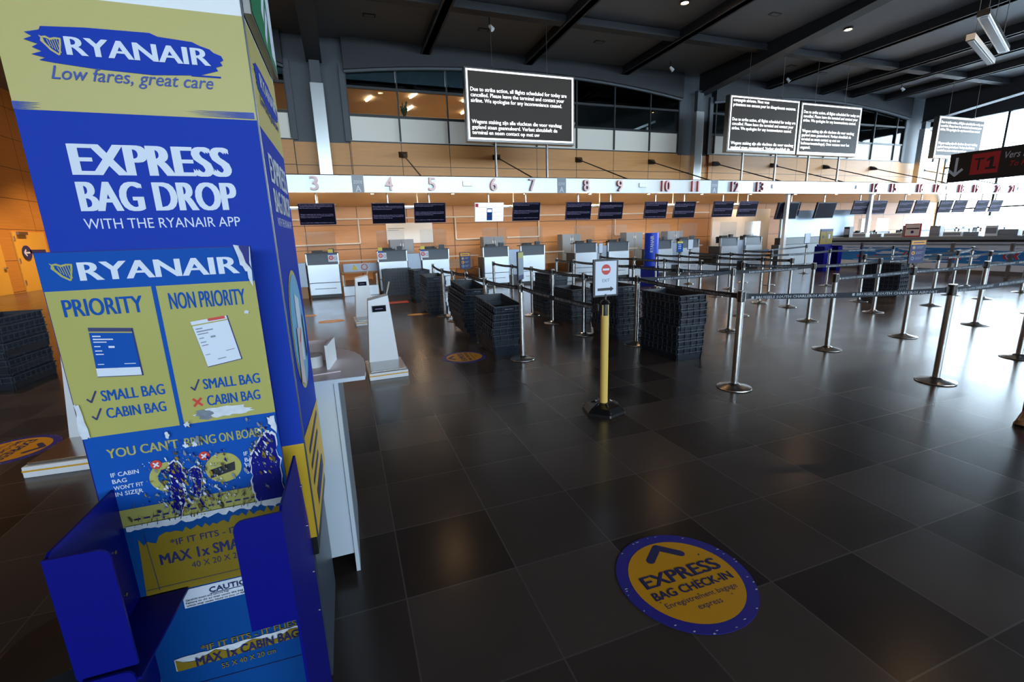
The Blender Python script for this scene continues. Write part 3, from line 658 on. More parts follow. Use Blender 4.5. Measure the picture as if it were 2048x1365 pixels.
# torn patches and scratches, down to the bare panel
L0 = .0070
def patch(pts, m, l, jit=.004, sub=5, seed=1):
    r = random.Random(seed); out = []
    for i, p in enumerate(pts):
        q2 = pts[(i + 1) % len(pts)]
        for k in range(sub): out.append((p[0] + (q2[0] - p[0]) * k / sub + r.uniform(-jit, jit), p[1] + (q2[1] - p[1]) * k / sub + r.uniform(-jit, jit)))
    b.fp(F, out, m, l)
blue1 = [(-.519, 1.006), (-.505, 1.030), (-.489, 1.018), (-.484, .967), (-.497, .905), (-.512, .858), (-.524, .875), (-.520, .940)]
blue2 = [(-.470, .998), (-.452, 1.004), (-.444, .985), (-.450, .945), (-.462, .905), (-.470, .93)]
blue3 = [(-.300, 1.035), (-.270, 1.075), (-.250, 1.06), (-.246, .98), (-.248, .86), (-.275, .843), (-.318, .86), (-.323, .93), (-.316, 1.0)]
def grow(pts, k):
    cx = sum(p[0] for p in pts) / len(pts); cy = sum(p[1] for p in pts) / len(pts)
    return [(cx + (p[0] - cx) * k, cy + (p[1] - cy) * k) for p in pts]
for i, p in enumerate((blue1, blue2, blue3)):
    patch(grow(p, 1.07), 'torn_white', L0, .005, 5, i + 3); patch(p, 'blue_gloss', L0 + .0012, .003, 5, i + 3)
rg = random.Random(21)
for k in range(700):
    u = rg.gauss(-.475, .052); v = rg.gauss(.955, .052)
    if k % 5 == 0: u = rg.gauss(-.285, .02); v = rg.gauss(1.02, .05)
    if not (-.67 < u < -.245 and .845 < v < 1.125): continue
    s = .0008 + .0034 * rg.random() ** 3; a = rg.uniform(0, 6.28); e = 1 + 2.2 * rg.random()
    pts = []
    for i in range(6):
        th = i * 1.047; r = s * (.5 + rg.random()); x, y = r * math.cos(th), r * math.sin(th) * e; pts.append((u + x * math.cos(.25) - y * math.sin(.25), v + y * math.cos(.25)))
    b.fp(F, pts, rg.choice(('torn_white', 'torn_grey', 'torn_grey', 'grime', 'grime', 'blue_gloss', 'yellow_old')), L0 + .0024 + .0001 * k / 20)
for k in range(90):
    u = rg.uniform(-.62, -.31); v = rg.uniform(.852, .915); h = .006 + .02 * rg.random()
    b.fp(F, [(u - .0012, v), (u + .0012, v), (u + .004, v + h)], rg.choice(('grime', 'grime', 'torn_grey', 'yellow_old')), L0 + .005)
for k in range(5): blob(b, F, -.47 + .02 * rg.gauss(0, 1), 1.085 + .018 * rg.gauss(0, 1), .006, .009, rg.choice(('torn_white', 'torn_white', 'torn_grey')), L0 + .006 + .0003 * k, 14, .5, rg)
patch([(-.272, 1.60), (-.240, 1.60), (-.240, 1.49), (-.250, 1.53), (-.262, 1.55)], 'torn_white', L0, .004, 3, 8); patch([(-.262, 1.60), (-.240, 1.60), (-.240, 1.535), (-.254, 1.57)], 'blue_gloss', L0 + .001, .003, 3, 9)
blob(b, F, -.268, 1.425, .006, .005, 'torn_white', L0); patch([(-.684, 1.22), (-.676, 1.22), (-.664, 1.13), (-.684, 1.13)], 'torn_white', L0, .003, 4, 5)
patch([(-.262, 1.118), (-.240, 1.120), (-.240, 1.06), (-.252, 1.085)], 'torn_white', L0 + .004, .003, 4, 6)
obj('poster', b, t)
b = MB(o); r = random.Random(3); L = .0035
top = [(-.622 + (.380) * i / 40, .838 + (.012 if i > 24 else 0) - .02 * abs(math.sin(i * 1.3)) - .012 * r.random() - (.02 if i < 6 else 0)) for i in range(41)]
b.fr(F, BX0, .62, BX1 - .002, .859, 'blue_sheet', .0020)
b.fp(F, [(-.634, .630), (-.242, .626)] + top[::-1], 'yellow_old', L)
edge = [(-.64 + .40 * i / 44, .853 - .012 * r.random()) for i in range(45)]
b.fp(F, [(-.64, .862), ] + edge + [(-.24, .862)], 'torn_white', .0090)
b.fl(F, -.600, .645, -.606, .830, .0018, 'ink_navy', L + .001); b.fl(F, -.630, .652, -.30, .652, .0015, 'ink_navy', L + .001)
b.ft(F, "*IF IT FITS - IT FLIES", -.551, .776, .235, .020, 'ink_navy', L + .001, .012, res=3); b.ft(F, 'MAX 1x SMALL BAG', -.584, .722, .31, .034, 'ink_navy', L + .001, .035, res=3); b.ft(F, '40 X 20 X 25 cm', -.513, .691, .16, .019, 'ink_navy', L + .001, .004, res=3)
obj('small_bag_panel', b, t)
b = MB(o); L = .003
b.fr(F, BX0, .02, BX1 - .002, .628, 'blue_sheet', L)
b.fr(F, -.551, .565, -.30, .626, 'ink_white', 2 * L); b.ft(F, 'CAUTION!', -.483, .600, .125, .017, 'ink_navy', 3 * L, .02, res=2); b.fl(F, -.483, .5965, -.358, .5965, .0015, 'ink_navy', 3 * L)
for i, s in enumerate(('Carefully insert and remove bag', 'Failure to do so may cause the bag over turn', 'which may cause injury to you or fellow passengers')): b.ft(F, s, -.545, .588 - .0095 * i, (.11, .19, .21)[i], .007, 'ink_black', 3 * L, .01, res=1)
b.fl(F, -.640, .02, -.655, .55, .003, 'ink_white', 2 * L); b.fl(F, -.64, .30, -.25, .285, .002, 'ink_navy', 2 * L)
b.ft(F, "*IF IT FITS - IT FLIES", -.535, .405, .264, .021, 'yellow_old', 2 * L, .018, res=3)
r = random.Random(5)
b.fp(F, [(-.606 + .346 * i / 20, .358 + .004 * r.random()) for i in range(21)] + [(-.26 - .346 * i / 20, .400 + .004 * r.random()) for i in range(21)], 'torn_white', 2 * L)
b.fp(F, [(-.602 + .342 * i / 20, .360 + .004 * r.random()) for i in range(21)] + [(-.26 - .342 * i / 20, .386 + .006 * r.random() + .010 * math.sin(i)) for i in range(21)], 'yellow_old', 3 * L)
b.ft(F, 'MAX 1x CABIN BAG', -.552, .363, .283, .030, 'ink_navy', 4 * L, .035, res=3); b.ft(F, '55 X 40 X 20 cm', -.492, .325, .150, .018, 'yellow_old', 2 * L, .006, res=3)
obj('cabin_bag_panel', b, t)
for x0, x1 in ((BX0 - .006, BX0), (BX1, BX1 + .006)):
    b = MB(o)
    pts = [(SYF, 0), (SY + .09, 0), (SY + .09, .70), (SY + .02, .975), (SY, .975), (SYF + .02, .985), (SYF, .975)]
    b.loft([(x0, y, z) for y, z in pts], [(x1, y, z) for y, z in pts], 'blue_gloss'); obj('side_panel', b, t, .002)
for x0, x1 in ((BX0 - .006, -.541), (-.311, BX1 + .006)):
    b = MB(o); xi, xo = (x1, x0) if x0 < -.5 else (x0, x1); s = 1 if xi > xo else -1
    pts = [(xo, .677), (xi, .677), (xi, .955)] + [(xi - s * .024 * (1 - math.cos(a)), .955 + .024 * math.sin(a)) for a in (.4, .8, 1.2, 1.57)] + [(xo, .981)]
    b.loft([(x, SYF - .006, z) for x, z in pts], [(x, SYF, z) for x, z in pts], 'blue_gloss'); obj('bin_flap', b, t, .0015)
b = MB(o); pts = [(BX0 - .006, .0), (-.553, .0), (-.553, .640)] + [(-.553 - .02 * (1 - math.cos(a)), .644 + .02 * math.sin(a)) for a in (.5, 1.0, 1.57)] + [(BX0 - .006, .666)]
b.loft([(x, SYF - .006, z) for x, z in pts], [(x, SYF, z) for x, z in pts], 'blue_gloss'); obj('bin_flap', b, t, .0015)
for P in ([(BX0, SYF), (-.545, SYF), (-.530, SY - .012), (BX0, SY - .012)],):
    b = MB(o); b.loft([(x, y, .630) for x, y in P], [(x, y, .636) for x, y in P], 'blue_gloss'); obj('shelf', b, t)
b = MB(o); b.box(BX0, SYF, 0, BX1, SY, .012, 'blue_gloss'); obj('base_plate', b, t)
b = MB(o)
for z in (.72, .86, .40, .55): b.cyl((BX1 + .006, 1.44, z), (BX1 + .010, 1.44, z), .005, n=8, m='steel')
for z in (.70, .83): b.cyl((BX0, 1.33, z), (BX0 + .004, 1.33, z), .005, n=8, m='steel')
obj('bolt', b, t)

t = thing('waste_bin', 'rounded black bin standing left behind the blue bag sizer', 'bin', (-.875, 1.47, 0))
b = MB(); b.lathe([(.14, 0), (.155, .03), (.17, .40), (.165, .46)], n=28, m='black_plastic'); obj('body', b, t)
b = MB(); b.lathe([(.174, .44), (.174, .48), (.14, .505), (.04, .51)], n=28, m='black_plastic'); obj('lid', b, t)

# ------------------------------------------------------------------ counter desk behind the totem
t = thing('standing_desk', 'pale grey standing desk with pinkish rounded worktop behind the bag drop totem', 'desk', (-.4, 2.4, 0)); o = (-.4, 2.4, 0)
b = MB(o)
pts = [(-.66, 2.112), (.026, 2.112), (.034, 2.20), (.036, 2.35), (.034, 2.44), (.020, 2.54), (-.005, 2.62), (-.045, 2.70), (-.10, 2.755), (-.20, 2.775), (-.66, 2.775)]
b.loft([(x, y, .982) for x, y in pts], [(x, y, 1.0) for x, y in pts], 'desk_white'); b.add([(x, y, 1.0005) for x, y in pts], [tuple(range(len(pts)))], 'pink_top'); obj('worktop', b, t)
b = MB(o); b.box(-.64, 2.12, .10, -.112, 2.135, .982, 'desk_white'); obj('front_panel', b, t)
b = MB(o); b.box(-.110, 2.112, 0, -.092, 2.70, .982, 'desk_white'); b.box(-.0915, 2.13, .02, -.0895, 2.70, .98, 'desk_edge'); obj('end_panel', b, t)
b = MB(o); b.box(-.66, 2.112, 0, -.64, 2.70, .982, 'desk_white'); obj('end_panel', b, t)
b = MB(o); b.box(-.64, 2.66, .02, -.112, 2.68, .95, 'desk_edge'); obj('back_panel', b, t)
t = thing('tape_roll', 'roll of white label tape standing on the pinkish worktop', 'tape roll', (-.205, 2.40, 1.0005))
b = MB(); n = 24
for k in range(1): b.lathe([(.045, 0), (.045, .055), (.036, .055)], n=n, m='white_panel'); b.lathe([(.036, .0), (.036, .054)], n=n, m='yellow_poster')
obj('tape', b, t)
b = MB((-.16, 2.33, 1.0005)); b.bar((-.135, 2.30, 1.06), (-.105, 2.50, 1.06), .012, .12, 'white_panel'); b.bar((-.24, 2.51, 1.055), (-.107, 2.50, 1.055), .004, .11, 'pink_top')
solo('paper_stand', b, 'small upright white board standing on the pinkish worktop', 'stand')
b = MB((-.15, 2.2, 1.0005)); b.loft([(-.215, 2.215, 1.0005), (-.078, 2.235, 1.0005), (-.082, 2.262, 1.0005), (-.215, 2.245, 1.0005)], [(-.215, 2.215, 1.005), (-.078, 2.235, 1.005), (-.082, 2.262, 1.005), (-.215, 2.245, 1.005)], 'pink_top')
solo('paper_strip', b, 'narrow pale paper strip lying at the front of the pinkish worktop', 'paper')

# ------------------------------------------------------------------ baggage scales
def make_scale(label, loc, rz):
    t = thing('baggage_scale', label, 'scale', loc, rz)
    q = MB(); q.box(-.225, -.34, .0, .225, .34, .085, 'scale_white'); obj('base', q, t, .006)
    q = MB(); q.box(-.226, -.341, .045, .226, .341, .058, 'stripe_yellow'); obj('stripe', q, t)
    q = MB(); q.box(-.205, -.31, .088, .205, .14, .105, 'steel'); q.box(-.19, -.29, .08, .19, .12, .09, 'black_plastic'); obj('weighing_plate', q, t, .004)
    q = MB()
    A = [(-.165, .15, .085), (.165, .15, .085), (.165, .33, .085), (-.165, .33, .085)]; B = [(-.125, .20, .88), (.125, .20, .93), (.125, .31, .95), (-.125, .31, .90)]
    A = [(-.185, .14, .085), (.185, .14, .085), (.185, .335, .085), (-.185, .335, .085)]
    q.loft(A, B, 'scale_white'); obj('column', q, t, .006)
    q = MB(); Fr = Frame((0, .193, .80), (1, 0, 0), (0, -.0, 1)); q.box(-.085, .170, .735, .085, .20, .815, 'black_plastic'); Fd = FRONT(.170); q.fr(Fd, -.078, .742, .078, .808, 'screen_navy', .002); q.fr(Fd, -.05, .770, .045, .776, 'screen_text', .003); obj('display', q, t)
    q = MB(); q.cyl((.105, .28, .90), (.16, .25, 1.10), .010, n=8, m='pale_shutter'); obj('rod', q, t)
    return t
s1 = make_scale('white baggage scale with yellow stripe nearest the standing desk', (.335, 5.72, 0), .03)
dup(s1, (.27, 9.55, 0), .05, 'white baggage scale farther back, behind the near scale and beside the trays')
dup(s1, (-2.12, 4.36, 0), -.06, 'white baggage scale with yellow stripe behind the left edge of the PRIORITY poster')

# ------------------------------------------------------------------ floor discs
def floor_disc(x, y, r, rz, lab, full=True):
    t = thing('floor_sticker', lab, 'floor sticker', (x, y, 0), rz)
    q = MB(); q.lathe([(r, .0005), (r, .0022)], n=64, m='sticker_blue'); obj('border', q, t)
    F = Frame((0, 0, .0024), (1, 0, 0), (0, 1, 0)); q = MB(); q.fd(F, 0, -.005, r * .825, 'sticker_yellow', .0004, 64)
    k = r / .3156
    for a, c, e, d in ((-.082, .150, .004, .222), (.004, .222, .092, .145)):
        q.fl(F, a * k, c * k, e * k, d * k, .042 * k, 'ink_navy', .0008)
    for a, c in ((-.082, .150), (.004, .222), (.092, .145)): q.fd(F, a * k, c * k, .021 * k, 'ink_navy', .0008, 16)
    q.ft(F, 'EXPRESS', -.208 * k, -.008 * k, .425 * k, .075 * k, 'ink_navy', .0008, .04, res=3); q.ft(F, 'BAG CHECK-IN', -.210 * k, -.080 * k, .43 * k, .046 * k, 'ink_navy', .0008, .035, res=3)
    q.ft(F, 'Enregistrement bagage', -.188 * k, -.140 * k, .38 * k, .036 * k, 'ink_navy', .0008, .0, res=2); q.ft(F, 'express', -.058 * k, -.190 * k, .125 * k, .030 * k, 'ink_navy', .0008, .0, res=2)
    obj('print', q, t)
    q = MB(); rr = random.Random(int(x * 100))
    for i in range(26):
        a = rr.uniform(0, 6.28); d = r * rr.uniform(.93, .995); blob(q, F, d * math.cos(a), d * math.sin(a), .004 + .004 * rr.random(), .003, 'torn_white', .001, 7, .4, rr)
    for i in range(9): blob(q, F, rr.uniform(-.2, .2) * k, rr.uniform(-.24, .24) * k, .004, .003, 'ink_navy', .0011, 7, .4, rr)
    obj('scuffs', q, t)
floor_disc(1.349, 1.470, .3156, math.radians(-1.9), 'blue rimmed yellow EXPRESS BAG CHECK-IN disc on the floor at front')
floor_disc(1.40, 5.955, .3, math.radians(88), 'smaller looking yellow floor disc in front of the leaning tray stacks')
floor_disc(-2.78, 4.70, .31, math.radians(-95), 'yellow floor disc cut by the left picture edge')
for x, y, rx, ry, rz, lab in ((-.42, 10.1, .26, .20, .1, 'worn pale yellow floor marking in front of desk three'), (-.95, 11.16, .2, .16, 0, 'small worn pale floor marking beside the totem edge'), (1.39, 10.05, .24, .14, .2, 'faded rectangular yellow floor label beside the far scale')):
    q = MB((x, y, 0)); F = Frame((x, y, .001), (1, 0, 0), (0, 1, 0)); q.fd(F, 0, 0, rx, 'sticker_yellow', .0005, 24, ry); q.fr(F, -rx * .5, -.03, rx * .5, .03, 'torn_white', .001); solo('floor_marking', q, lab, 'floor marking')
q = MB((1.17, 12.5, 0)); F = Frame((1.17, 12.5, .001), (1, 0, 0), (0, 1, 0)); q.fr(F, -.3, -.35, .3, .1, 'ink_red', .0005); q.fr(F, -.25, -.2, .2, -.15, 'torn_white', .001); solo('floor_marking', q, 'small red floor label in front of desk four', 'floor marking')

# ------------------------------------------------------------------ plastic bag trays, nested in stacks
def tray_bm(w=.40, l=.78, h=.17, lab=False):
    q = MB(); tp = .018; th = .006
    q.box(-w / 2 + tp, -l / 2 + tp, 0, w / 2 - tp, l / 2 - tp, .008, 'crate')
    def wall(p0, p1, nrm):
        a, c = Vector(p0), Vector(p1); n = Vector(nrm)
        A = [a + n * -tp, c + n * -tp, c + n * (-tp - th), a + n * (-tp - th)]
        B = [a + Vector((0, 0, h)), c + Vector((0, 0, h)), c + n * -th + Vector((0, 0, h)), a + n * -th + Vector((0, 0, h))]
        q.loft(A, B, 'crate')
    wall((-w / 2 + .0, -l / 2, 0), (w / 2, -l / 2, 0), (0, -1, 0)); wall((w / 2, l / 2, 0), (-w / 2, l / 2, 0), (0, 1, 0))
    wall((w / 2, -l / 2, 0), (w / 2, l / 2, 0), (1, 0, 0)); wall((-w / 2, l / 2, 0), (-w / 2, -l / 2, 0), (-1, 0, 0))
    e = .010
    for z0, z1, ee in ((h - .014, h, .012), (h - .075, h - .066, .009)):
        q.box(-w / 2 - ee, -l / 2 - ee, z0, w / 2 + ee, -l / 2 + .002, z1, 'crate_rib'); q.box(-w / 2 - ee, l / 2 - .002, z0, w / 2 + ee, l / 2 + ee, z1, 'crate_rib')
        q.box(-w / 2 - ee, -l / 2, z0, -w / 2 + .002, l / 2, z1, 'crate_rib'); q.box(w / 2 - .002, -l / 2, z0, w / 2 + ee, l / 2, z1, 'crate_rib')
    for k in range(9):
        y = -l / 2 + .02 + (l - .04) * k / 8
        for s in (-1, 1): q.box(s * (w / 2 - .004), y - .004, h - .090, s * (w / 2 + e), y + .004, h, 'crate_rib')
    for k in range(5):
        x = -w / 2 + .01 + (w - .02) * k / 4
        for s in (-1, 1): q.box(x - .004, s * (l / 2 - .004), h - .090, x + .004, s * (l / 2 + e), h, 'crate_rib')
    if lab:
        for s in (-1, 1): q.box(-.06, s * (l / 2 + .002), h - .050, .06, s * (l / 2 + .004), h - .040, 'torn_grey')
    return q
tray_me = tray_bm().mesh('tray'); tray_lab = tray_bm(lab=True).mesh('tray_top')
def stack(x, y, n, where, rz=0.0, pitch=.095, off=None, seed=1, jit=.010, lie=None):
    r = random.Random(seed)
    for k in range(n):
        o = bpy.data.objects.new('bag_tray', tray_lab if k == n - 1 else tray_me); COL.objects.link(o)
        dx, dy, tilt = off(k / max(1, n - 1)) if off else (0, 0, (0, 0))
        if lie is None:
            o.location = (x + dx + r.uniform(-jit, jit), y + dy + r.uniform(-jit, jit), .002 + pitch * k + .39 * abs(math.sin(tilt[0])) * 0)
            o.rotation_euler = (tilt[0], tilt[1], rz + r.uniform(-.02, .02))
        else:
            o.location = (x + pitch * k, y + r.uniform(-jit, jit), lie); o.rotation_euler = (math.pi / 2, 0, math.pi / 2)
        pos = 'topmost' if k == n - 1 else ('bottom' if k == 0 else ORD[k] + ' from bottom')
        if lie is not None: pos = 'leftmost' if k == 0 else ORD[k] + ' from left'
        tag(o, 'dark bag tray %s in the stack %s' % (pos, where), 'bag tray', 'bag trays ' + where)
stack(4.00, 4.88, 8, 'right of yellow sign post', seed=1)
stack(3.93, 6.17, 8, 'behind the exit sign', seed=2, off=lambda u: (0.03 * (1 - u), 0, (0, 0)), jit=.015)
stack(3.97, 7.68, 6, 'third from front of row', seed=3, jit=.018)
stack(4.02, 8.98, 8, 'behind the three-stack row', seed=4, off=lambda u: (.05 * u, -.12 * u, (0, 0)), jit=.015)
stack(1.98, 6.16, 7, 'leaning beside the chrome sign post', rz=.04, seed=5, off=lambda u: (-.05 * math.sin(u * 3.1), -.10 * math.sin(u * 2.6), (.10, 0)), jit=.006)
stack(1.98, 7.62, 8, 'leaning behind the post-side stack', rz=.10, seed=6, off=lambda u: (-.14 * math.sin(u * 2.4) + .06 * u, .02, (.12, .04)), jit=.006)
stack(1.80, 10.20, 8, 'tall and bowed near desk five', rz=.02, seed=7, off=lambda u: (-.05 * math.sin(3 * u), -.06 * math.sin(3 * u), (.03, 0)))
stack(1.82, 12.45, 8, 'far one beside desk five', rz=.05, seed=8)
stack(11.9, 7.15, 7, 'far right inside the queue lanes', rz=.15, seed=9)
stack(-4.05, 7.28, 8, 'at left edge beside poster', rz=-.06, seed=10, pitch=.10, jit=.02)
stack(.98, 14.15, 9, 'on its side before desk four', seed=11, pitch=.082, lie=.395)

# ------------------------------------------------------------------ belt posts
def make_post():
    t = thing('belt_post', 'chrome belt post', 'belt post')
    q = MB(); q.lathe([(.165, 0), (.17, .004), (.168, .010), (.12, .022), (.06, .034), (.042, .046), (.036, .05)], n=40, m='steel'); obj('base', q, t)
    q = MB(); q.cyl((0, 0, .045), (0, 0, .905), .032, n=20, m='steel', caps=False); obj('pole', q, t)
    q = MB(); q.cyl((0, 0, .90), (0, 0, 1.0), .0345, n=20, m='black_plastic')
    for a in range(4):
        an = a * math.pi / 2 + .785; q.bar((.033 * math.cos(an), .033 * math.sin(an), .905), (.033 * math.cos(an), .033 * math.sin(an), .998), .010, .010, 'steel', up=(1, 0, 0))
    q.cyl((0, 0, 1.0), (0, 0, 1.010), .036, n=20, m='steel_dark'); obj('belt_head', q, t)
    return t
POSTS = {}
first_post = make_post(); used = [False]
def post(key, x, y, lab):
    if not used[0]: o = first_post; o.location = (x, y, 0); used[0] = True; o['label'] = lab; o['group'] = 'chrome belt posts'
    else: o = dup(first_post, (x, y, 0), 0, lab, 'chrome belt posts')
    POSTS[key] = (o, x, y)
PL = {
 'A': (3.67, 3.46, 'chrome belt post nearest the front, right of the tall tray stack'),
 'B': (5.64, 2.75, 'large leaning-looking chrome belt post at right front with reflective disc base'),
 'Z': (7.48, 2.89, 'chrome belt post cut by the right picture edge'),
 'D': (5.96, 4.14, 'chrome belt post at the left end of the second front belt'),
 'E': (7.57, 4.17, 'chrome belt post carrying the navy and yellow rules board'),
 'F': (9.38, 4.20, 'chrome belt post right of the navy rules board'),
 'Fz': (11.3, 4.3, 'chrome belt post at right picture edge, on the rules board belt'),
 'C': (2.10, 5.51, 'chrome belt post carrying the narrow edge-on sign beside the leaning trays'),
}
for i, (x, y) in enumerate(((1.97, 6.70), (2.04, 8.16), (1.95, 8.85), (1.87, 9.5), (2.05, 11.57))): PL['a%d' % i] = (x, y, 'chrome belt post %s behind the narrow edge-on sign in the leftmost queue row' % ORD[i])
for i, y in enumerate((6.47, 7.66, 8.67, 9.84, 11.24)): PL['b%d' % (i + 1)] = (3.55, y, 'chrome belt post %s back in the queue row behind the exit sign' % ORD[i + 1])
PL['b0'] = (3.90, 5.53, 'chrome belt post between the tall tray stack and the stack behind the exit sign')
for i, y in enumerate((6.43, 7.74, 9.0, 10.31, 11.3)): PL['c%d' % i] = (5.36, y, 'chrome belt post %s back in the row left of the tall blue banner' % ORD[i])
for i, y in enumerate((6.62, 7.73, 8.9, 10.12, 11.79)): PL['d%d' % i] = (7.02, y, 'chrome belt post %s back in the row just right of the tall blue banner' % ORD[i])
for i, y in enumerate((6.9, 7.61, 8.9, 10.3, 11.3)): PL['e%d' % i] = (8.6, y, 'chrome belt post %s back in the fifth queue row from the left' % ORD[i])
for i, y in enumerate((8.65, 9.94, 11.57)): PL['f%d' % i] = (10.05, y, 'chrome belt post %s back in the sixth queue row, before desk twelve' % ORD[i])
for i, y in enumerate((9.98, 10.96)): PL['g%d' % i] = (11.6, y, 'chrome belt post %s back in the row before the white partition' % ORD[i])
for k, x, y, l in (('r1', 5.75, 5.62, 'chrome belt post in the cross belt, second right of the tall tray stack'), ('r2', 7.55, 5.64, 'chrome belt post in the cross belt, left of the rules board'),
                   ('r3', 9.29, 5.67, 'chrome belt post in the cross belt, just left of the rules board'), ('r4', 10.95, 5.64, 'chrome belt post in the cross belt, right of the rules board'),
                   ('r5', 12.73, 5.67, 'chrome belt post in the cross belt near the right picture edge'), ('r6', 14.5, 5.8, 'chrome belt post at the far right end of the cross belt'),
                   ('q1', 12.91, 6.31, 'chrome belt post before the blue mural, left of the red chevrons'), ('q2', 14.9, 7.0, 'chrome belt post in front of the red chevrons of the mural'), ('q3', 10.44, 6.69, 'chrome belt post before the mural, left of the far tray stack'),
                   ('q4', 15.2, 8.97, 'far chrome belt post before the middle of the blue mural'), ('q5', 15.5, 11.94, 'far chrome belt post carrying a blank white card near the yellow topped sizer'), ('q6', 12.6, 9.0, 'far chrome belt post between the white partition and the mural')):
    PL[k] = (x, y, l)
for k, (x, y, l) in PL.items(): post(k, x, y, l)
BT = 'BRUSSELS SOUTH CHARLEROI AIRPORT'
def belt(k0, k1, txt=1, z=.955, p=None):
    o0, x0, y0 = POSTS[k0]
    if p is None: o1, x1, y1 = POSTS[k1]
    else: x1, y1 = p
    a = Vector((x0, y0, z)); c = Vector((x1, y1, z)); d = (c - a); L = d.length; d.normalize()
    a2 = a + d * .045; c2 = c - d * .045
    nrm = Vector((d.y, -d.x, 0))
    if nrm.dot(-(a + c) / 2) < 0: nrm = -nrm
    u = Vector((0, 0, 1)).cross(nrm); u.normalize()          # reads left to right seen from the hall side
    q = MB((x0, y0, 0)); n = 6; h = .026
    sag = lambda f: -.022 * 4 * f * (1 - f) * min(1, L / 1.8)
    for i in range(n):
        f0, f1 = i / n, (i + 1) / n
        p0 = a2.lerp(c2, f0) + Vector((0, 0, sag(f0))); p1 = a2.lerp(c2, f1) + Vector((0, 0, sag(f1)))
        up = Vector((0, 0, h)); w = nrm * .0015
        q.loft([p0 - up - w, p0 - up + w, p0 + up + w, p0 + up - w], [p1 - up - w, p1 - up + w, p1 + up + w, p1 + up - w], 'belt')
    for pp, s in ((a2, 1), (c2, -1)): q.bar(pp - d * .012 * s, pp + d * .02 * s, .012, .062, 'black_plastic')
    if txt:
        st = a2 if (c2 - a2).dot(u) > 0 else c2
        LL = (c2 - a2).length
        for j in range(txt):
            x = LL * (j + .5) / txt - min(.52, LL * .40 / txt); wdt = 2 * min(.52, LL * .40 / txt)
            f = (x + wdt / 2) / LL
            Fr = Frame(st + Vector((0, 0, sag(f))) + nrm * .0035, u, (0, 0, 1))
            q.ft(Fr, BT, x, -.013, wdt, .026, 'belt_text', 0, .02, res=1); q.fr(Fr, x - .045, -.012, x - .02, .012, 'belt_text', 0)
    obj('belt', q, o0)
for s in ('C a0 a1 a2 a3 a4', 'b1 b2 b3 b4 b5', 'b0 b1', 'A b0', 'c0 c1 c2 c3 c4', 'd0 d1 d2 d3 d4', 'e0 e1 e2 e3 e4', 'f0 f1 f2', 'g0 g1', 'r1 c0', 'r2 d0'):
    l = s.split()
    for p, q in zip(l, l[1:]): belt(p, q, 1 if s != 'A b0' else 2)
for s in ('A B Z', 'D E F Fz', 'b0 r1 r2 r3 r4 r5 r6', 'q3 q1 q2', 'f0 q6 q4', 'g1 q5'):
    l = s.split()
    for p, q in zip(l, l[1:]): belt(p, q, 2 if l[0] in ('A', 'D') else 1)
belt('C', None, 2, .955, (2.105, 3.53))

# boards clipped on post heads
def board(key, lab, kind, rz=0.0, w=.21, h=.30):
    o, x, y = POSTS[key]
    t = thing('post_sign', lab, 'sign', (x, y, 1.010), rz)
    q = MB(); q.cyl((0, 0, 0), (0, 0, .05), .014, n=10, m='black_plastic'); q.box(-.03, -.012, .03, .03, .012, .055, 'black_plastic'); obj('clip', q, t)
    q = MB(); q.box(-w / 2, -.009, .05, w / 2, .009, .05 + h, 'black_plastic'); obj('frame', q, t, .003)
    q = MB()
    for F in (FRONT(-.0095), Frame((0, .0095, 0), (-1, 0, 0), (0, 0, 1))):
        a, c, z0, z1 = -w / 2 + .012, w / 2 - .012, .062, .05 + h - .012
        if kind == 'white': q.fr(F, a, z0, c, z1, 'ink_white', .0005)
        elif kind == 'rules':
            q.fr(F, a, z0, c, z1, 'ink_navy', .0005); q.fr(F, a, z1 - .055, c, z1, 'sticker_yellow', .001); q.fr(F, a + .025, z1 - .034, c - .025, z1 - .022, 'ink_navy', .0015)
            for i in range(3):
                zc = z1 - .095 - .068 * i * (h / .30); q.fd(F, a + .045, zc, .026, ('ink_grey', 'sticker_yellow', 'ink_grey')[i], .001, 20); q.fd(F, a + .042, zc, .013, ('sticker_yellow', 'ink_black', 'blue_sheet')[i], .0015, 12)
                for j in range(3): q.fr(F, a + .085, zc + .012 - .013 * j, c - .02 - .012 * j, zc + .017 - .013 * j, 'ink_grey', .001)
        elif kind == 'narrow': q.fr(F, a, z0, c, z1, 'ink_grey', .0005); q.fr(F, a, z1 - .07, c, z1, 'yellow_poster', .001); q.fr(F, a, z0, c, z0 + .05, 'ink_navy', .001)
        elif kind == 'blue': q.fr(F, a, z0, c, z1, 'blue_poster', .0005); q.fr(F, a, z1 - .05, c, z1, 'warn_yellow', .001); [q.fd(F, a + .05 + .05 * (i % 2), z1 - .09 - .05 * (i // 2), .016, 'ink_white', .001, 12) for i in range(6)]
    obj('sheet', q, t)
board('E', 'navy rules board with yellow header on a chrome post', 'rules', math.radians(-14), .24, .33)
board('C', 'narrow edge-on sign with pale yellow top on the post beside the leaning trays', 'narrow', math.radians(52), .24, .36)
board('a1', 'small blue board with yellow header in the leftmost queue row', 'rules', math.radians(10), .21, .30)
board('d4', 'small blank white card on a post in front of desk nine', 'white', 0, .15, .30)
board('e3', 'small blue and yellow-green card on a post before desk eleven', 'blue', 0, .2, .30)
board('f2', 'small blank white card on a post right of desk eleven', 'white', 0, .21, .31)
board('q5', 'blank white card on a far post left of the yellow topped sizer', 'white', 0, .28, .34)

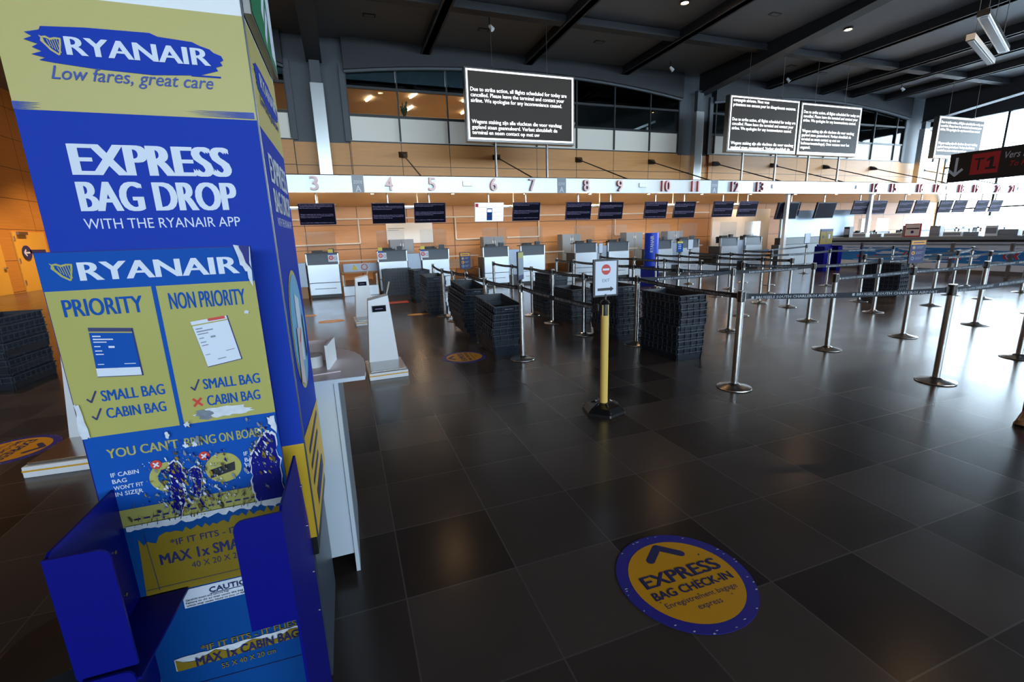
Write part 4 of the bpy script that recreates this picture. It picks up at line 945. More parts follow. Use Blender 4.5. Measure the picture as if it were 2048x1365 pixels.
# yellow post with the exit sign
t = thing('exit_post', 'yellow plastic post with black rubber base and white no-entry EXIT sign', 'sign post', (2.11, 3.46, 0))
q = MB(); n = 6
for (r0, z0), (r1, z1) in (((.205, 0), (.20, .022)), ((.20, .022), (.155, .062)), ((.155, .062), (.06, .085))):
    q.loft([(r0 * math.cos(i * 2 * math.pi / 6 + .3), r0 * math.sin(i * 2 * math.pi / 6 + .3), z0) for i in range(6)], [(r1 * math.cos(i * 2 * math.pi / 6 + .3), r1 * math.sin(i * 2 * math.pi / 6 + .3), z1) for i in range(6)], 'black_rubber')
for i in range(6):
    a = i * math.pi / 3 + .3; q.cyl((.175 * math.cos(a), .175 * math.sin(a), .02), (.07 * math.cos(a), .07 * math.sin(a), .085), .022, .012, 8, 'black_rubber')
obj('base', q, t, .008)
q = MB(); q.cyl((0, 0, .07), (0, 0, .90), .036, n=24, m='yellow_post'); obj('pole', q, t)
q = MB(); q.cyl((0, 0, .89), (0, 0, 1.01), .034, n=20, m='black_plastic'); q.lathe([(.04, 1.0), (.043, 1.01), (.03, 1.03), (.012, 1.04)], n=20, m='black_rubber')
for a in range(4):
    an = a * math.pi / 2 + .4; q.bar((.033 * math.cos(an), .033 * math.sin(an), .885), (.033 * math.cos(an), .033 * math.sin(an), .995), .012, .009, 'yellow_post', up=(1, 0, 0))
q.cyl((0, 0, 1.03), (0, 0, 1.09), .012, n=10, m='black_plastic'); obj('belt_head', q, t)
q = MB(); q.box(-.124, -.008, 1.066, .124, .010, 1.392, 'black_plastic'); obj('sign_frame', q, t, .003)
q = MB(); F = FRONT(-.0085)
q.fr(F, -.105, 1.083, .105, 1.374, 'ink_white', .0005); q.fd(F, 0, 1.302, .045, 'ink_red', .001, 32); q.fr(F, -.033, 1.294, .033, 1.312, 'ink_white', .0015)
q.ft(F, 'EXIT', -.036, 1.195, .072, .026, 'desk_grey', .001, 0, res=2)
q.fr(F, -.083, 1.120, .048, 1.143, 'ink_black', .001); q.fp(F, [(.046, 1.108), (.080, 1.1315), (.046, 1.155)], 'ink_black', .001); obj('sign_sheet', q, t)

# ------------------------------------------------------------------ check-in desks
def make_desk(label, loc, extras=True):
    t = thing('check_in_desk', label, 'desk', loc)
    w = .90
    q = MB(); q.box(-w / 2, .10, .14, w / 2, .70, .98, 'desk_grey'); q.box(-w / 2 + .03, .12, 0, w / 2 - .03, .66, .14, 'black_plastic'); obj('carcass', q, t)
    q = MB(); q.box(-w / 2 + .02, .0, .46, w / 2 - .02, .10, .985, 'desk_metal'); q.box(-w / 2 + .02, .02, .10, w / 2 - .02, .10, .445, 'desk_metal'); q.box(-w / 2 + .15, .012, .27, w / 2 - .15, .022, .285, 'black_plastic'); q.box(-w / 2 + .02, .03, .445, w / 2 - .02, .08, .46, 'black_plastic'); obj('front_panel', q, t, .004)
    q = MB(); q.loft([(-w / 2 + .03, .05, .99), (w / 2 - .03, .05, .99), (w / 2 - .03, .08, .99), (-w / 2 + .03, .08, .99)], [(-w / 2 + .03, .09, 1.30), (w / 2 - .03, .09, 1.30), (w / 2 - .03, .12, 1.30), (-w / 2 + .03, .12, 1.30)], 'desk_grey'); obj('upstand', q, t)
    for xx in (-w / 2, w / 2 - .03): q = MB(); q.box(xx, .05, .98, xx + .03, .14, 1.31, 'desk_metal'); obj('side_frame', q, t)
    q = MB(); q.box(-w / 2 - .01, .04, 1.30, w / 2 + .01, .36, 1.325, 'black_plastic'); q.box(-w / 2, .30, .96, w / 2, .85, .985, 'desk_filler'); obj('top_shelf', q, t)
    if extras:
        q = MB(); q.box(-w / 2 + .03, .16, 1.325, w / 2 - .03, .168, 1.93, 'acrylic'); obj('acrylic_screen', q, t)
        q = MB(); q.box(-.28, .20, 1.326, .02, .34, 1.40, 'black_plastic'); q.box(.18, .22, 1.326, .34, .33, 1.44, 'desk_grey'); obj('printer', q, t)
        q = MB(); q.box(-.25, .50, 1.10, .15, .53, 1.36, 'black_plastic'); q.cyl((-.05, .55, .985), (-.05, .55, 1.15), .02, n=8, m='black_plastic'); obj('monitor', q, t)
    return t
DESK = {3: -.645, 4: 1.37, 5: 2.70, 6: 4.74, 7: 6.07, 8: 8.12, 9: 9.48, 10: 11.42, 11: 12.72, 12: 14.70, 13: 15.97}
WORD = {3: 'three', 4: 'four', 5: 'five', 6: 'six', 7: 'seven', 8: 'eight', 9: 'nine', 10: 'ten', 11: 'eleven', 12: 'twelve', 13: 'thirteen', 14: 'fourteen', 15: 'fifteen', 16: 'sixteen', 17: 'seventeen', 18: 'eighteen', 19: 'nineteen', 20: 'twenty', 21: 'twenty-one'}
d0 = make_desk('silver and dark grey check-in desk under number three', (DESK[3], 14.62, 0))
for k, x in DESK.items():
    if k > 3: dup(d0, (x, 14.62, 0), 0, 'silver and dark grey check-in desk under number %s' % WORD[k])
for k in range(14, 22): dup(d0, (NUM[k] * 1.028, 14.62, 0), 0, 'pale backlit check-in desk under number %s behind the mural counter' % WORD[k])
# instruction cards on the desks
for x, lab in ((DESK[3] + .28, 'desk three'), (DESK[4] - .32, 'desk four'), (DESK[5] - .36, 'desk five')):
    t = thing('notice_card', 'small card with red ring symbol and yellow top standing on %s' % lab, 'card', (x, 14.64, 1.06))
    q = MB(); q.box(-.12, -.02, 0, .14, -.012, .20, 'ink_white'); q.box(-.10, -.02, .20, .03, -.012, .36, 'warn_yellow'); obj('card', q, t)
    q = MB(); F = FRONT(-.0205); q.fr(F, -.10, .20, .03, .26, 'ink_blue', .001); q.fd(F, -.035, .115, .065, 'ink_red', .001, 20); q.fd(F, -.035, .115, .035, 'ink_white', .0015, 16); q.fd(F, -.035, .115, .018, 'ink_red', .002, 12); q.fd(F, .085, .10, .045, 'ink_grey', .001, 16); q.fd(F, .085, .10, .030, 'ink_white', .0015, 16); obj('symbols', q, t)
# cabinets filling the gaps inside each pair
for a, c in ((4, 5), (6, 7), (8, 9), (10, 11), (12, 13)):
    x0 = DESK[a] + .46; x1 = DESK[c] - .46
    q = MB((x0, 14.7, 0)); q.box(x0, 14.72, .35, x1, 15.3, 1.20, 'desk_filler'); q.box(x0 + .02, 14.8, 0, x1 - .02, 15.3, .35, 'black_plastic')
    solo('desk_divider', q, 'blue grey metal divider cabinet between desks %s and %s' % (WORD[a], WORD[c]), 'cabinet', bevel=.006)
q = MB((-1.6, 14.7, 0)); q.box(-1.62, 14.72, .35, -1.13, 15.3, 1.05, 'desk_filler'); q.box(-1.6, 14.8, 0, -1.15, 15.3, .35, 'wood_lower'); solo('desk_divider', q, 'grey metal divider cabinet left of desk three', 'cabinet')
# weigh conveyors between the pairs
for a, c in ((3, 4), (5, 6), (7, 8), (9, 10), (11, 12)):
    x0 = DESK[a] + .47; x1 = DESK[c] - .47
    t = thing('baggage_conveyor', 'low steel baggage conveyor between desks %s and %s' % (WORD[a], WORD[c]), 'conveyor', ((x0 + x1) / 2, 15.5, 0)); o = ((x0 + x1) / 2, 15.5, 0)
    q = MB(o); q.box(x0 + .02, 14.66, 0, x1 - .02, 16.9, .30, 'desk_metal'); obj('body', q, t, .01)
    q = MB(o); q.box(x0 + .10, 14.70, .302, x1 - .10, 16.85, .325, 'black_rubber'); obj('belt', q, t)
    q = MB(o)
    for x in (x0 + .04, x1 - .04): q.box(x - .02, 15.0, .30, x + .02, 16.85, .62, 'steel_dark')
    q.box(x0, 15.9, .60, x1, 15.93, .92, 'wood_lower'); q.box(x0 - .2, 15.86, 1.0, x1 + .2, 15.90, 1.04, 'cable_white'); obj('side_guard', q, t)
q = MB((.2, 16.2, .3)); F = FRONT(15.85); q.fr(F, -.1, .66, 1.0, .92, 'desk_filler', 0); q.fp(F, [(.15, .72), (.35, .72), (.25, .89)], 'warn_yellow', .01); q.fd(F, .55, .80, .10, 'ink_red', .01, 20); q.fd(F, .55, .80, .075, 'ink_white', .012, 20)
solo('warning_panel', q, 'grey panel with yellow triangle and red ring over the conveyor right of desk three', 'sign')
# grey cupboards standing behind the desks
CUP = ((1.95, 'behind desk four'), (5.42, 'behind desk six'), (8.75, 'behind desk eight'), (11.77, 'behind desk nine, right of its screen'), (13.9, 'behind desk eleven'))
def make_cup(lab, loc):
    t = thing('cupboard', lab, 'cupboard', loc)
    q = MB(); q.box(-.42, 0, 0, .42, .45, 1.65, 'cabinet'); obj('body', q, t, .006)
    for s in (-1, 1):
        d = MB(); d.box(s * .008, -.018, .06, s * .405, 0, 1.62, 'cabinet'); do = obj('door', d, t, .004)
        h = MB(); h.box(s * .03, -.04, 1.40, s * .055, -.018, 1.50, 'white_gloss'); obj('handle', h, do)
    return t
c0 = make_cup('blue grey double door cupboard ' + CUP[0][1], (CUP[0][0], 17.0, 0))
for x, w in CUP[1:]: dup(c0, (x, 17.0, 0), 0, 'blue grey double door cupboard ' + w)
# screens hanging below the fascia
def hang_screen(x, lab, mode, y=14.62, off=0.0, w=.98):
    t = thing('desk_screen', lab, 'screen', (x, y, 2.42))
    q = MB(); q.cyl((0, .06, .22), (0, .06, .66), .03, n=10, m='steel'); q.cyl((0, .06, .60), (0, .06, .66), .05, n=10, m='black_plastic'); obj('pole', q, t)
    tl = math.radians(10); c, s = math.cos(tl), math.sin(tl)
    F = Frame((0, 0, 0), (1, 0, 0), (0, -s, c)); h = .60
    q = MB(); A = [F.p(-w / 2, -h / 2, 0), F.p(w / 2, -h / 2, 0), F.p(w / 2, h / 2, 0), F.p(-w / 2, h / 2, 0)]; B = [p - F.n * .05 for p in A]
    q.loft(B, A, 'black_plastic' if mode != 'lit' else 'white_panel')
    if mode == 'text':
        e = .012
        for r in ((-w / 2, -h / 2, w / 2, -h / 2 + e), (-w / 2, h / 2 - e, w / 2, h / 2), (-w / 2, -h / 2, -w / 2 + e, h / 2), (w / 2 - e, -h / 2, w / 2, h / 2)): q.fr(F, *r, 'screen_bezel', .001)
    obj('casing', q, t)
    q = MB(); e = .014
    if mode == 'text':
        q.fr(F, -w / 2 + e, -h / 2 + e, w / 2 - e, h / 2 - e, 'screen_navy', .001)
        for yy, ls in ((.24 + off, EN), (-.02 + off, NL), (-.255 + off, EN[:1])):
            for i, l in enumerate(ls):
                y1 = yy - .042 * i
                if -h / 2 + e < y1 and y1 + .03 < h / 2 - e: q.ft(F, l, -w / 2 + .04, y1, (w - .10) * (1.0 if i < 2 else .62), .028, 'screen_text', .002, .012, res=1)
    elif mode == 'lit':
        q.fr(F, -w / 2 + e, -h / 2 + e, w / 2 - e, h / 2 - e, 'screen_lit', .001); q.fr(F, -w / 2 + .02, .16, -w / 2 + .12, .27, 'ink_red', .002); q.fr(F, -.09, -.26, .10, .12, 'blue_sheet', .002); q.fr(F, -.07, .0, .08, .09, 'screen_lit', .003); q.fr(F, -.08, -.15, .09, -.09, 'ink_navy', .003)
        for yy in (.16, 0, -.13, -.22): q.fl(F, -w / 2 + .06, yy, w / 2 - .06, yy, .008, 'ink_grey', .0015)
    else: q.fr(F, -w / 2 + e, -h / 2 + e, w / 2 - e, h / 2 - e, 'screen_navy', .001)
    obj('screen', q, t)
    return t
for i, (k, x) in enumerate(NUM.items()):
    if k == 6: hang_screen(x - .03, 'lit white and blue desk screen hanging under number six', 'lit')
    else: hang_screen(x - .03, 'dark desk screen with %s lines of purple text hanging under number %s' % ('faint' if k > 13 else 'small', WORD[k]), 'text' , off=(.0, -.05, .03, 0, .04, -.02, -.07)[i % 7])
def big_monitor(x, y, lab, z=2.32):
    t = thing('ceiling_monitor', lab, 'screen', (x, y, z))
    tl = math.radians(12); c, s = math.cos(tl), math.sin(tl); F = Frame((0, 0, 0), (1, 0, 0), (0, -s, c)); w, h = 1.15, .68
    q = MB(); A = [F.p(-w / 2, -h / 2, 0), F.p(w / 2, -h / 2, 0), F.p(w / 2, h / 2, 0), F.p(-w / 2, h / 2, 0)]; q.loft([p - F.n * .09 for p in A], A, 'black_plastic'); obj('casing', q, t, .01)
    q = MB(); q.fr(F, -w / 2 + .03, -h / 2 + .03, w / 2 - .03, h / 2 - .03, 'screen_navy', .001); obj('screen', q, t)
    q = MB(); q.cyl((0, .12, .2), (0, .12, 3.02 - z), .035, n=10, m='steel'); obj('pole', q, t)
big_monitor(17.75, 14.0 + .7, 'large black monitor left above the white partition, turned off'); big_monitor(20.0, 14.7, 'large black monitor right above the white partition, turned off'); hang_screen(18.45, 'dark desk screen half hidden behind the left black monitor', 'text', y=15.1)

# ------------------------------------------------------------------ back wall fittings
def conduit(pts, lab):
    q = MB(pts[0]); 
    for a, c in zip(pts, pts[1:]): q.bar(a, c, .045, .045, 'cable_white')
    solo('cable_conduit', q, lab, 'conduit')
Yc = YB - .03
conduit([(-1.9, Yc, 2.42), (8.2, Yc, 2.46), (16.6, Yc, 2.47)], 'long pale cable conduit running along the wooden wall behind the desk screens')
conduit([(.57, Yc, 2.42), (.57, Yc, 1.56), (-1.7, Yc, 1.54)], 'pale angled conduit on the wood wall behind desk three')
conduit([(4.18, Yc, 2.44), (4.18, Yc, 1.59), (5.2, Yc, 1.59)], 'pale angled conduit on the wood wall left of desk six')
conduit([(7.72, Yc, 2.46), (7.72, Yc, 1.60), (6.3, Yc, 1.60)], 'pale angled conduit on the wood wall right of desk seven')
conduit([(11.4, Yc, 2.46), (11.4, Yc, 1.56), (13.1, Yc, 1.58)], 'pale angled conduit on the wood wall behind desk ten')
for x, w in ((-.9, 'above desk three, left'), (2.0, 'between numbers four and five'), (5.2, 'between numbers six and seven'), (8.5, 'between numbers eight and nine'), (11.7, 'between numbers ten and eleven'), (14.9, 'between numbers twelve and thirteen')):
    t = thing('strip_luminaire', 'white strip light hanging behind the desk screens %s' % w, 'lamp', (x, 14.9, 2.62))
    q = MB(); q.box(-.65, -.03, -.05, .65, .03, .0, 'white_panel'); obj('housing', q, t)
    q = MB(); q.box(-.64, -.028, .001, .64, .028, .03, 'strip_lamp'); obj('tube', q, t)
    q = MB(); q.cyl((.3, 0, .03), (.3, 0, .48), .018, n=8, m='cable_white'); obj('stem', q, t)
q = MB((2.4, Yc, 1.9)); q.box(1.54, YB - .03, 1.50, 3.27, YB + .019, 2.26, 'white_panel'); q.box(1.6, YB - .034, 2.05, 2.2, YB - .03, 2.07, 'ink_grey'); q.box(1.6, YB - .034, 1.98, 2.0, YB - .03, 2.0, 'ink_grey'); solo('notice_board', q, 'large white notice board on the wood wall above desks four and five', 'board')
q = MB((16.9, 16.2, 0)); q.box(15.2, 16.2, 0, 18.5, 16.3, 2.50, 'pale_shutter')
solo('pale_partition', q, 'tall pale beige partition behind desks twelve and thirteen', 'partition', bevel=.01)
q = MB((20.3, 15.2, 0)); q.box(18.05, 15.2, 1.20, 22.6, 15.3, 2.36, 'desk_filler'); q.box(18.1, 15.22, .9, 22.55, 15.5, 1.20, 'black_plastic'); q.box(18.05, 15.22, 0, 22.6, 15.6, .9, 'desk_grey'); solo('white_partition', q, 'wide pale grey partition between desk thirteen and desk fourteen', 'partition', bevel=.01)
for x, l in ((17.55, 'white square post right of desk thirteen under the fascia'), (22.65, 'white square post left of number fourteen under the fascia')):
    q = MB((x, 14.6, 0)); q.box(x - .07, 14.53, 0, x + .07, 14.67, 3.0, 'white_gloss'); solo('white_post', q, l, 'post', bevel=.006)
q = MB((17.85, 17.6, 0)); q.box(17.55, YB - .02, 0, 18.0, YB + .019, 2.4, 'wood_side'); struct('door_3', q)

# tall blue banner and far sizer
t = thing('banner_totem', 'tall narrow blue banner with upright white lettering among the queue rows', 'banner', (8.9, 11.95, 0), math.radians(-36))
q = MB(); q.box(-.20, -.10, .0, .22, .14, .95, 'blue_gloss'); q.box(-.30, -.14, 0, .24, .2, .60, 'blue_gloss'); obj('base', q, t, .006)
q = MB(); q.cyl((.0, 0, .60), (.0, 0, 1.60), .21, n=28, m='banner_blue'); obj('column', q, t)
q = MB(); F = Frame((0, -.212, 0), (0, 0, 1), (-1, 0, 0)); q.ft(F, 'RYANAIR', 1.02, -.06, .50, .10, 'ink_white', .0, .03, res=2); obj('lettering', q, t)
t = thing('bag_sizer', 'distant blue bag sizer with yellow poster top near the mural', 'bag sizer', (17.0, 12.4, 0))
q = MB(); q.box(-.32, 0, 0, .42, .05, .98, 'blue_gloss'); obj('back_panel', q, t)
q = MB(); q.box(-.24, 0, .98, .40, .04, 1.54, 'yellow_old'); F = FRONT(0); q.fr(F, -.24, 1.44, .40, 1.53, 'ink_navy', .002); q.fr(F, .06, 1.05, .08, 1.44, 'ink_navy', .002); q.fd(F, -.1, 1.25, .06, 'ink_black', .002, 12); q.fr(F, .18, 1.18, .26, 1.34, 'ink_white', .002); obj('poster', q, t)
q = MB(); q.box(-.48, -.38, .0, -.32, 0, .92, 'blue_gloss'); q.box(.42, -.38, .0, .44, 0, .92, 'blue_gloss'); q.box(-.48, -.40, .0, -.1, -.38, .88, 'blue_gloss'); q.box(.22, -.40, 0, .44, -.38, .88, 'blue_gloss'); obj('bin', q, t)

# ------------------------------------------------------------------ mural counter on the right
CX = 19.0
t = thing('mural_counter', 'long low counter wall with blue and white map mural along the right side', 'counter', (CX, 6.0, 0)); o = (CX, 6.0, 0); Y0, Y1 = -2.0, 13.7
q = MB(o); q.box(CX + .02, Y0, .10, CX + .5, Y1, 1.06, 'mural_white'); q.box(CX + .04, Y0, 0, CX + .45, Y1, .10, 'steel_dark'); obj('body', q, t)
q = MB(o); q.box(CX - .12, Y0, 1.06, CX + .7, Y1, 1.17, 'counter_grey'); q.box(CX - .06, Y0, 1.0, CX + .6, Y1, 1.06, 'black_plastic'); obj('worktop', q, t, .008)
q = MB(o); q.box(CX - .03, Y0, .90, CX + .02, Y1, .94, 'counter_grey'); obj('rail', q, t)
q = MB(o); F = Frame((CX + .02, 0, 0), (0, -1, 0), (0, 0, 1)); r = random.Random(12)
q.fr(F, -Y1 + .2, .30, -Y0, .80, 'mural_blue', .002)
def cloud(x, y, w, h, s): blob(q, F, x, y, w, h, 'mural_white', .003 + .0002 * s, 18, .45, r)
for i, (yy, z, w, h) in enumerate(((12.9, .74, .5, .06), (12.1, .70, .35, .08), (11.3, .62, .45, .05), (10.6, .74, .5, .05), (9.2, .70, .3, .07), (8.9, .52, .2, .05), (8.3, .76, .6, .05), (7.3, .74, .5, .08), (6.5, .50, .6, .05), (5.2, .66, .7, .08), (3.6, .5, .6, .09), (1.5, .6, .8, .1), (11.9, .38, .3, .03), (10.2, .36, .5, .03), (7.9, .36, .5, .03))): cloud(-yy, z, w, h, i)
for yy in (10.9, 8.2, 5.6):
    for k in range(3): x = -yy + .13 * k; q.fp(F, [(x, .56), (x + .07, .66), (x + .13, .66), (x + .06, .56), (x + .13, .46), (x + .07, .46)], 'ink_red', .008); q.fp(F, [(x + .075, .56), (x + .135, .645), (x + .15, .645), (x + .09, .56), (x + .15, .475), (x + .135, .475)], 'mural_white', .0085)
q.ft(F, 'PIZZA', -7.55, .58, .75, .18, 'mural_white', .008, .03, res=2); q.fr(F, -7.3, .50, -7.05, .53, 'ink_red', .009)
for yy, w in ((12.35, .26), (11.8, .26), (9.45, .45)): blob(q, F, -yy, .46, w / 2, .05, 'ink_red', .009, 20, .35, r)
for k in range(10): x = -12.6 + 6.4 * k / 9; q.fl(F, x, .33 + .04 * (k % 3), x + .35, .33 + .04 * (k % 3), .018, 'mural_white', .010)
obj('mural', q, t)
for k, y in enumerate((11.66, 8.95, 7.56, 5.9, 13.2)):
    q = MB((17.95, y, 0)); q.box(17.93, y - .035, 0, 18.0, y + .035, 1.0, 'steel_dark'); q.box(17.90, y - .06, 0, 18.03, y + .06, .02, 'steel_dark')
    solo('barrier_post', q, 'square steel barrier post %s along the mural counter' % ('third from the right', 'second from the right', 'nearest the right edge', 'beyond the right edge', 'at its far left end')[k], 'post')
t = thing('counter_poster', 'pinkish framed poster standing on the mural counter above the rules board', 'poster', (CX + .1, 10.75, 1.17), 0)
q = MB(); q.box(-.02, -.25, 0, .02, .25, .46, 'sock'); obj('frame', q, t)
q = MB(); F = Frame((-.02, 0, 0), (0, -1, 0), (0, 0, 1)); q.fr(F, -.22, .04, .22, .44, 'pink_top', .001); q.fr(F, -.2, .27, .2, .31, 'ink_black', .002); q.fd(F, 0, .17, .05, 'ink_navy', .002, 12); obj('sheet', q, t)
for k, (y, w, h, m) in enumerate(((13.2, .22, .42, 'black_plastic'), (12.7, .5, .16, 'white_panel'), (12.1, .4, .12, 'desk_filler'), (11.5, .6, .14, 'white_panel'), (11.1, .2, .40, 'cabinet'), (10.2, .3, .36, 'counter_grey'), (9.7, .5, .15, 'white_panel'), (9.2, .4, .14, 'desk_filler'), (8.7, .3, .32, 'white_panel'), (8.3, .45, .20, 'counter_grey'), (7.8, .35, .16, 'white_panel'))):
    q = MB((CX + .4, y, 1.17)); q.box(CX + .3, y - w / 2, 1.171, CX + .55, y + w / 2, 1.171 + h, m); q.box(CX + .29, y - w / 2 + .02, 1.171 + h * .25, CX + .30, y + w / 2 - .02, 1.171 + h * .8, 'desk_filler')
    solo('office_machine', q, '%s small office machine on the mural counter, %s from its far left end' % ('dark' if m == 'black_plastic' else 'pale grey', ORD[k]), 'office machine', bevel=.01)

# ------------------------------------------------------------------ T1 hanging sign
TX = 7.0
t = thing('direction_sign', 'black hanging direction sign with white down arrow and red T1 square', 'sign', (TX, 2.6, 2.085)); o = (TX, 2.6, 2.085)
q = MB(o); q.box(TX, .9, 2.085, TX + .10, 3.67, 2.41, 't1_black'); obj('box', q, t, .006)
q = MB(o); F = Frame((TX, 0, 0), (0, -1, 0), (0, 0, 1)); c = -3.595
q.fl(F, c, 2.165, c, 2.36, .026, 'ink_white', .002); q.fl(F, c - .068, 2.225, c + .006, 2.155, .028, 'ink_white', .002); q.fl(F, c + .068, 2.225, c - .006, 2.155, .028, 'ink_white', .0025)
q.fr(F, -3.455, 2.145, -3.205, 2.375, 't1_red', .002); q.ft(F, 'T', -3.425, 2.19, .085, .135, 't1_black', .003, -.012, res=2); q.fp(F, [(-3.285, 2.19), (-3.255, 2.19), (-3.255, 2.325), (-3.280, 2.325), (-3.315, 2.300), (-3.315, 2.278), (-3.285, 2.290)], 't1_black', .003); q.fr(F, -3.315, 2.19, -3.225, 2.213, 't1_black', .0035)
q.ft(F, 'Vers P', -3.165, 2.285, .19, .070, 'ink_white', .002, .0, .25, res=3); q.ft(F, 'To P', -3.11, 2.195, .13, .055, 't1_red', .002, .0, .25, res=3)
obj('lettering', q, t)
for y in (2.3, 1.2):
    q = MB(o); q.cyl((TX + .05, y, 2.41), (TX + .05, y, ZC), .010, n=8, m='steel_dark'); obj('hanger_rod', q, t)

# ------------------------------------------------------------------ left wall doors
def door(name, y0, y1):
    q = MB(); q.box(XL, y0, 0, XL + .05, y1, 2.46, 'door_yellow'); d = struct(name, q, None, .004)
    q = MB(); q.box(XL + .05, y0 + .25, 2.34, XL + .14, y0 + .85, 2.46, 'steel_dark'); obj('door_closer', q, d)
    for z in (.3, 1.2, 2.1):
        q = MB(); q.box(XL + .05, y0 + .02, z, XL + .07, y0 + .09, z + .18, 'steel'); obj('hinge', q, d)
    q = MB(); q.box(XL + .05, y1 - .18, 1.0, XL + .11, y1 - .04, 1.06, 'steel'); obj('door_handle', q, d)
door('door_1', 21.7, 23.9); door('door_2', 24.75, 26.9)
t = thing('arrow_sign', 'round purple sign with white left arrow on the yellow door at far left', 'sign', (XL + .06, 25.35, 1.6))
q = MB(); q.cyl((0, 0, 0), (.02, 0, 0), .30, n=32, m='ink_navy'); q.box(0, .2, -.02, .02, 1.3, .12, 'ink_navy'); obj('plate', q, t)
q = MB(); F = Frame((.021, 0, 0), (0, 1, 0), (0, 0, 1)); q.fl(F, -.18, 0, .18, 0, .07, 'ink_white', .001); q.fl(F, -.20, 0, -.05, .13, .07, 'ink_white', .002); q.fl(F, -.20, 0, -.05, -.13, .07, 'ink_white', .0025); obj('arrow', q, t)

# ------------------------------------------------------------------ person at the right edge
def skin_body(name, nodes, edges, m, parent, root, levels=2):
    me = bpy.data.meshes.new(name); me.from_pydata([n[:3] for n in nodes], edges, [])
    o = bpy.data.objects.new(name, me); COL.objects.link(o); o.parent = parent
    bm = bmesh.new(); bm.from_mesh(me); lay = bm.verts.layers.skin.verify(); bm.verts.ensure_lookup_table()
    for i, n in enumerate(nodes):
        r = n[3]; bm.verts[i][lay].radius = (r, n[4] if len(n) > 4 else r); bm.verts[i][lay].use_root = (i == root)
    bm.to_mesh(me); bm.free()
    o.modifiers.new('skin', 'SKIN').use_smooth_shade = True
    sd = o.modifiers.new('sub', 'SUBSURF'); sd.levels = levels; sd.render_levels = levels
    me.materials.append(M[m]); return o
t = thing('person', 'person in dark jeans and brown shoe with red sock at right edge', 'person', (5.10, 1.72, 0), math.radians(8))
# local frame: facing -X; y is the person's left/right
B = [(0, 0, .95, .13, .16), (0, 0, 1.12, .12, .145), (-.01, 0, 1.30, .13, .17), (0, 0, 1.44, .10, .15), (0, 0, 1.53, .055), (-.01, 0, 1.60, .07)]
E_ = [(0, 1), (1, 2), (2, 3), (3, 4), (4, 5)]
def leg(s):
    i = len(B); B.extend([(0, s * .09, .86, .095), (-.02, s * .10, .50, .065), (.0, s * .10, .30, .058), (.02, s * .105, .10, .042), (.02, s * .105, .06, .042), (-.10, s * .11, .04, .036)])
    E_.extend([(0, i), (i, i + 1), (i + 1, i + 2), (i + 2, i + 3), (i + 3, i + 4), (i + 4, i + 5)])
def arm(s):
    i = len(B); B.extend([(0, s * .19, 1.41, .058), (.05, s * .215, 1.14, .042), (.08, s * .22, .92, .028), (.08, s * .22, .86, .034, .022)])
    E_.extend([(3, i), (i, i + 1), (i + 1, i + 2), (i + 2, i + 3)])
    for k in range(4):
        y = s * .22 + (-.024 + .016 * k); L = (.070, .080, .076, .060)[k]; j = len(B)
        B.extend([(.065 + .004 * k, y, .835, .009), (.058, y, .80, .0085), (.065, y, .80 - L * .5, .007)]); E_.extend([(i + 3, j), (j, j + 1), (j + 1, j + 2)])
    j = len(B); B.extend([(.045, s * .205, .86, .010), (.030, s * .195, .825, .008)]); E_.extend([(i + 3, j), (j, j + 1)])
leg(1); leg(-1); arm(1); arm(-1)
body = skin_body('body', B, E_, 'skin', t, 0)
h = MB(); h.lathe([(.02, 1.56), (.06, 1.575), (.074, 1.62), (.078, 1.68), (.076, 1.73), (.062, 1.775), (.03, 1.797), (.004, 1.80)], (-.015, 0, 0), 24, 'skin')
h.cyl((-.088, 0, 1.70), (-.108, 0, 1.665), .008, .014, 8, 'skin'); h.box(-.093, -.022, 1.625, -.088, .022, 1.633, 'sock')
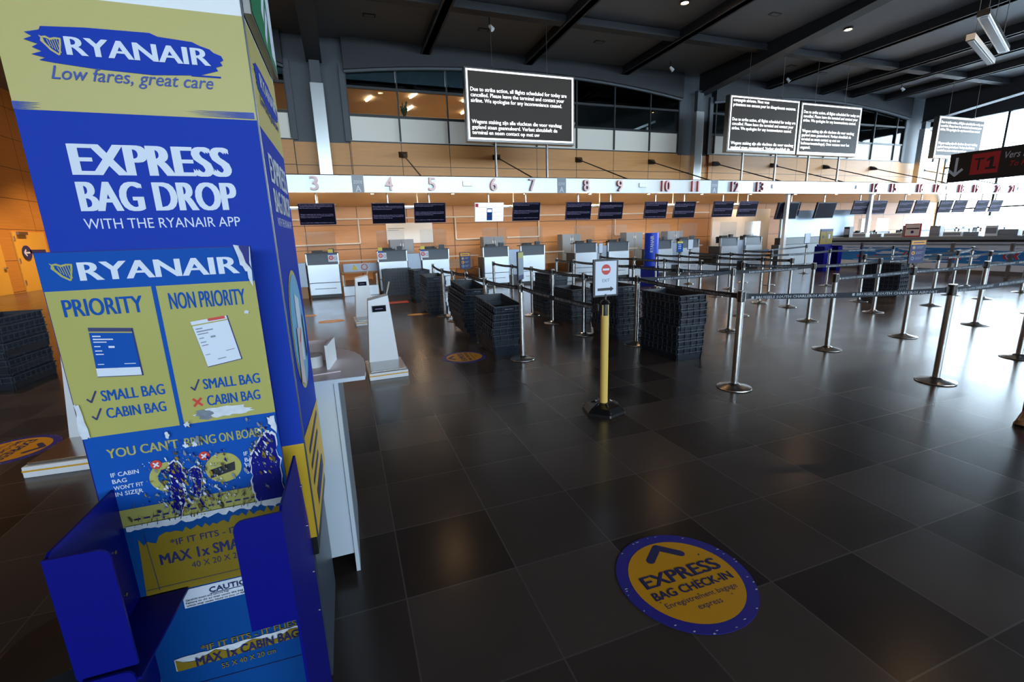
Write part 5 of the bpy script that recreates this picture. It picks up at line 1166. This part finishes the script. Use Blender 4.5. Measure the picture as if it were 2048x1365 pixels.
for s in (-1, 1): h.cyl((-.080, s * .03, 1.695), (-.091, s * .03, 1.695), .011, .008, 10, 'ink_white'); h.cyl((-.090, s * .03, 1.695), (-.0925, s * .03, 1.695), .005, .004, 8, 'ink_black'); h.cyl((-.01, s * .072, 1.68), (-.01, s * .088, 1.68), .028, .022, 10, 'skin')
obj('head', h, t)
h = MB(); h.lathe([(.080, 1.70), (.084, 1.74), (.074, 1.785), (.040, 1.812), (.005, 1.815)], (.004, 0, 0), 24, 'hair'); obj('hair', h, t)
J = [(0, 0, .86, .155, .19), (0, 0, 1.12, .14, .165), (-.01, 0, 1.30, .15, .19), (0, 0, 1.44, .12, .165), (0, 0, 1.53, .07)]; JE = [(0, 1), (1, 2), (2, 3), (3, 4)]
for s in (1, -1):
    i = len(J); J.extend([(0, s * .19, 1.41, .072), (.05, s * .215, 1.14, .055), (.08, s * .22, .93, .042)]); JE.extend([(3, i), (i, i + 1), (i + 1, i + 2)])
skin_body('jacket', J, JE, 'jacket', t, 0)
J = [(0, 0, .98, .14, .165), (0, 0, .90, .13, .165)]; JE = [(0, 1)]
for s in (1, -1):
    i = len(J); J.extend([(0, s * .095, .80, .108), (-.02, s * .10, .50, .082), (.0, s * .10, .30, .075), (.015, s * .105, .17, .070)]); JE.extend([(1, i), (i, i + 1), (i + 1, i + 2), (i + 2, i + 3)])
skin_body('jeans', J, JE, 'denim', t, 0)
for s in (1, -1):
    q = MB(); q.cyl((.018, s * .105, .075), (.018, s * .105, .175), .052, .054, 16, 'sock'); obj('sock', q, t)
    q = MB()
    pr = [(.085, .045), (.06, .05), (.0, .048), (-.08, .052), (-.15, .046), (-.19, .026)]
    lo_ = [(x, s * .108 + w, .018) for x, w in pr] + [(x, s * .108 - w, .018) for x, w in pr[::-1]]
    hi_ = [(x * .92, s * .108 + w * .72, .10 if x > -.02 else (.075 if x > -.1 else .05)) for x, w in pr] + [(x * .92, s * .108 - w * .72, .10 if x > -.02 else (.075 if x > -.1 else .05)) for x, w in pr[::-1]]
    q.loft(lo_, hi_, 'shoe', smooth=True); so = obj('shoe', q, t, .008)
    q = MB(); q.loft([(x * 1.03, y, 0) for x, y, z in lo_], [(x * 1.03, y, .02) for x, y, z in lo_], 'black_rubber'); obj('sole', q, so)
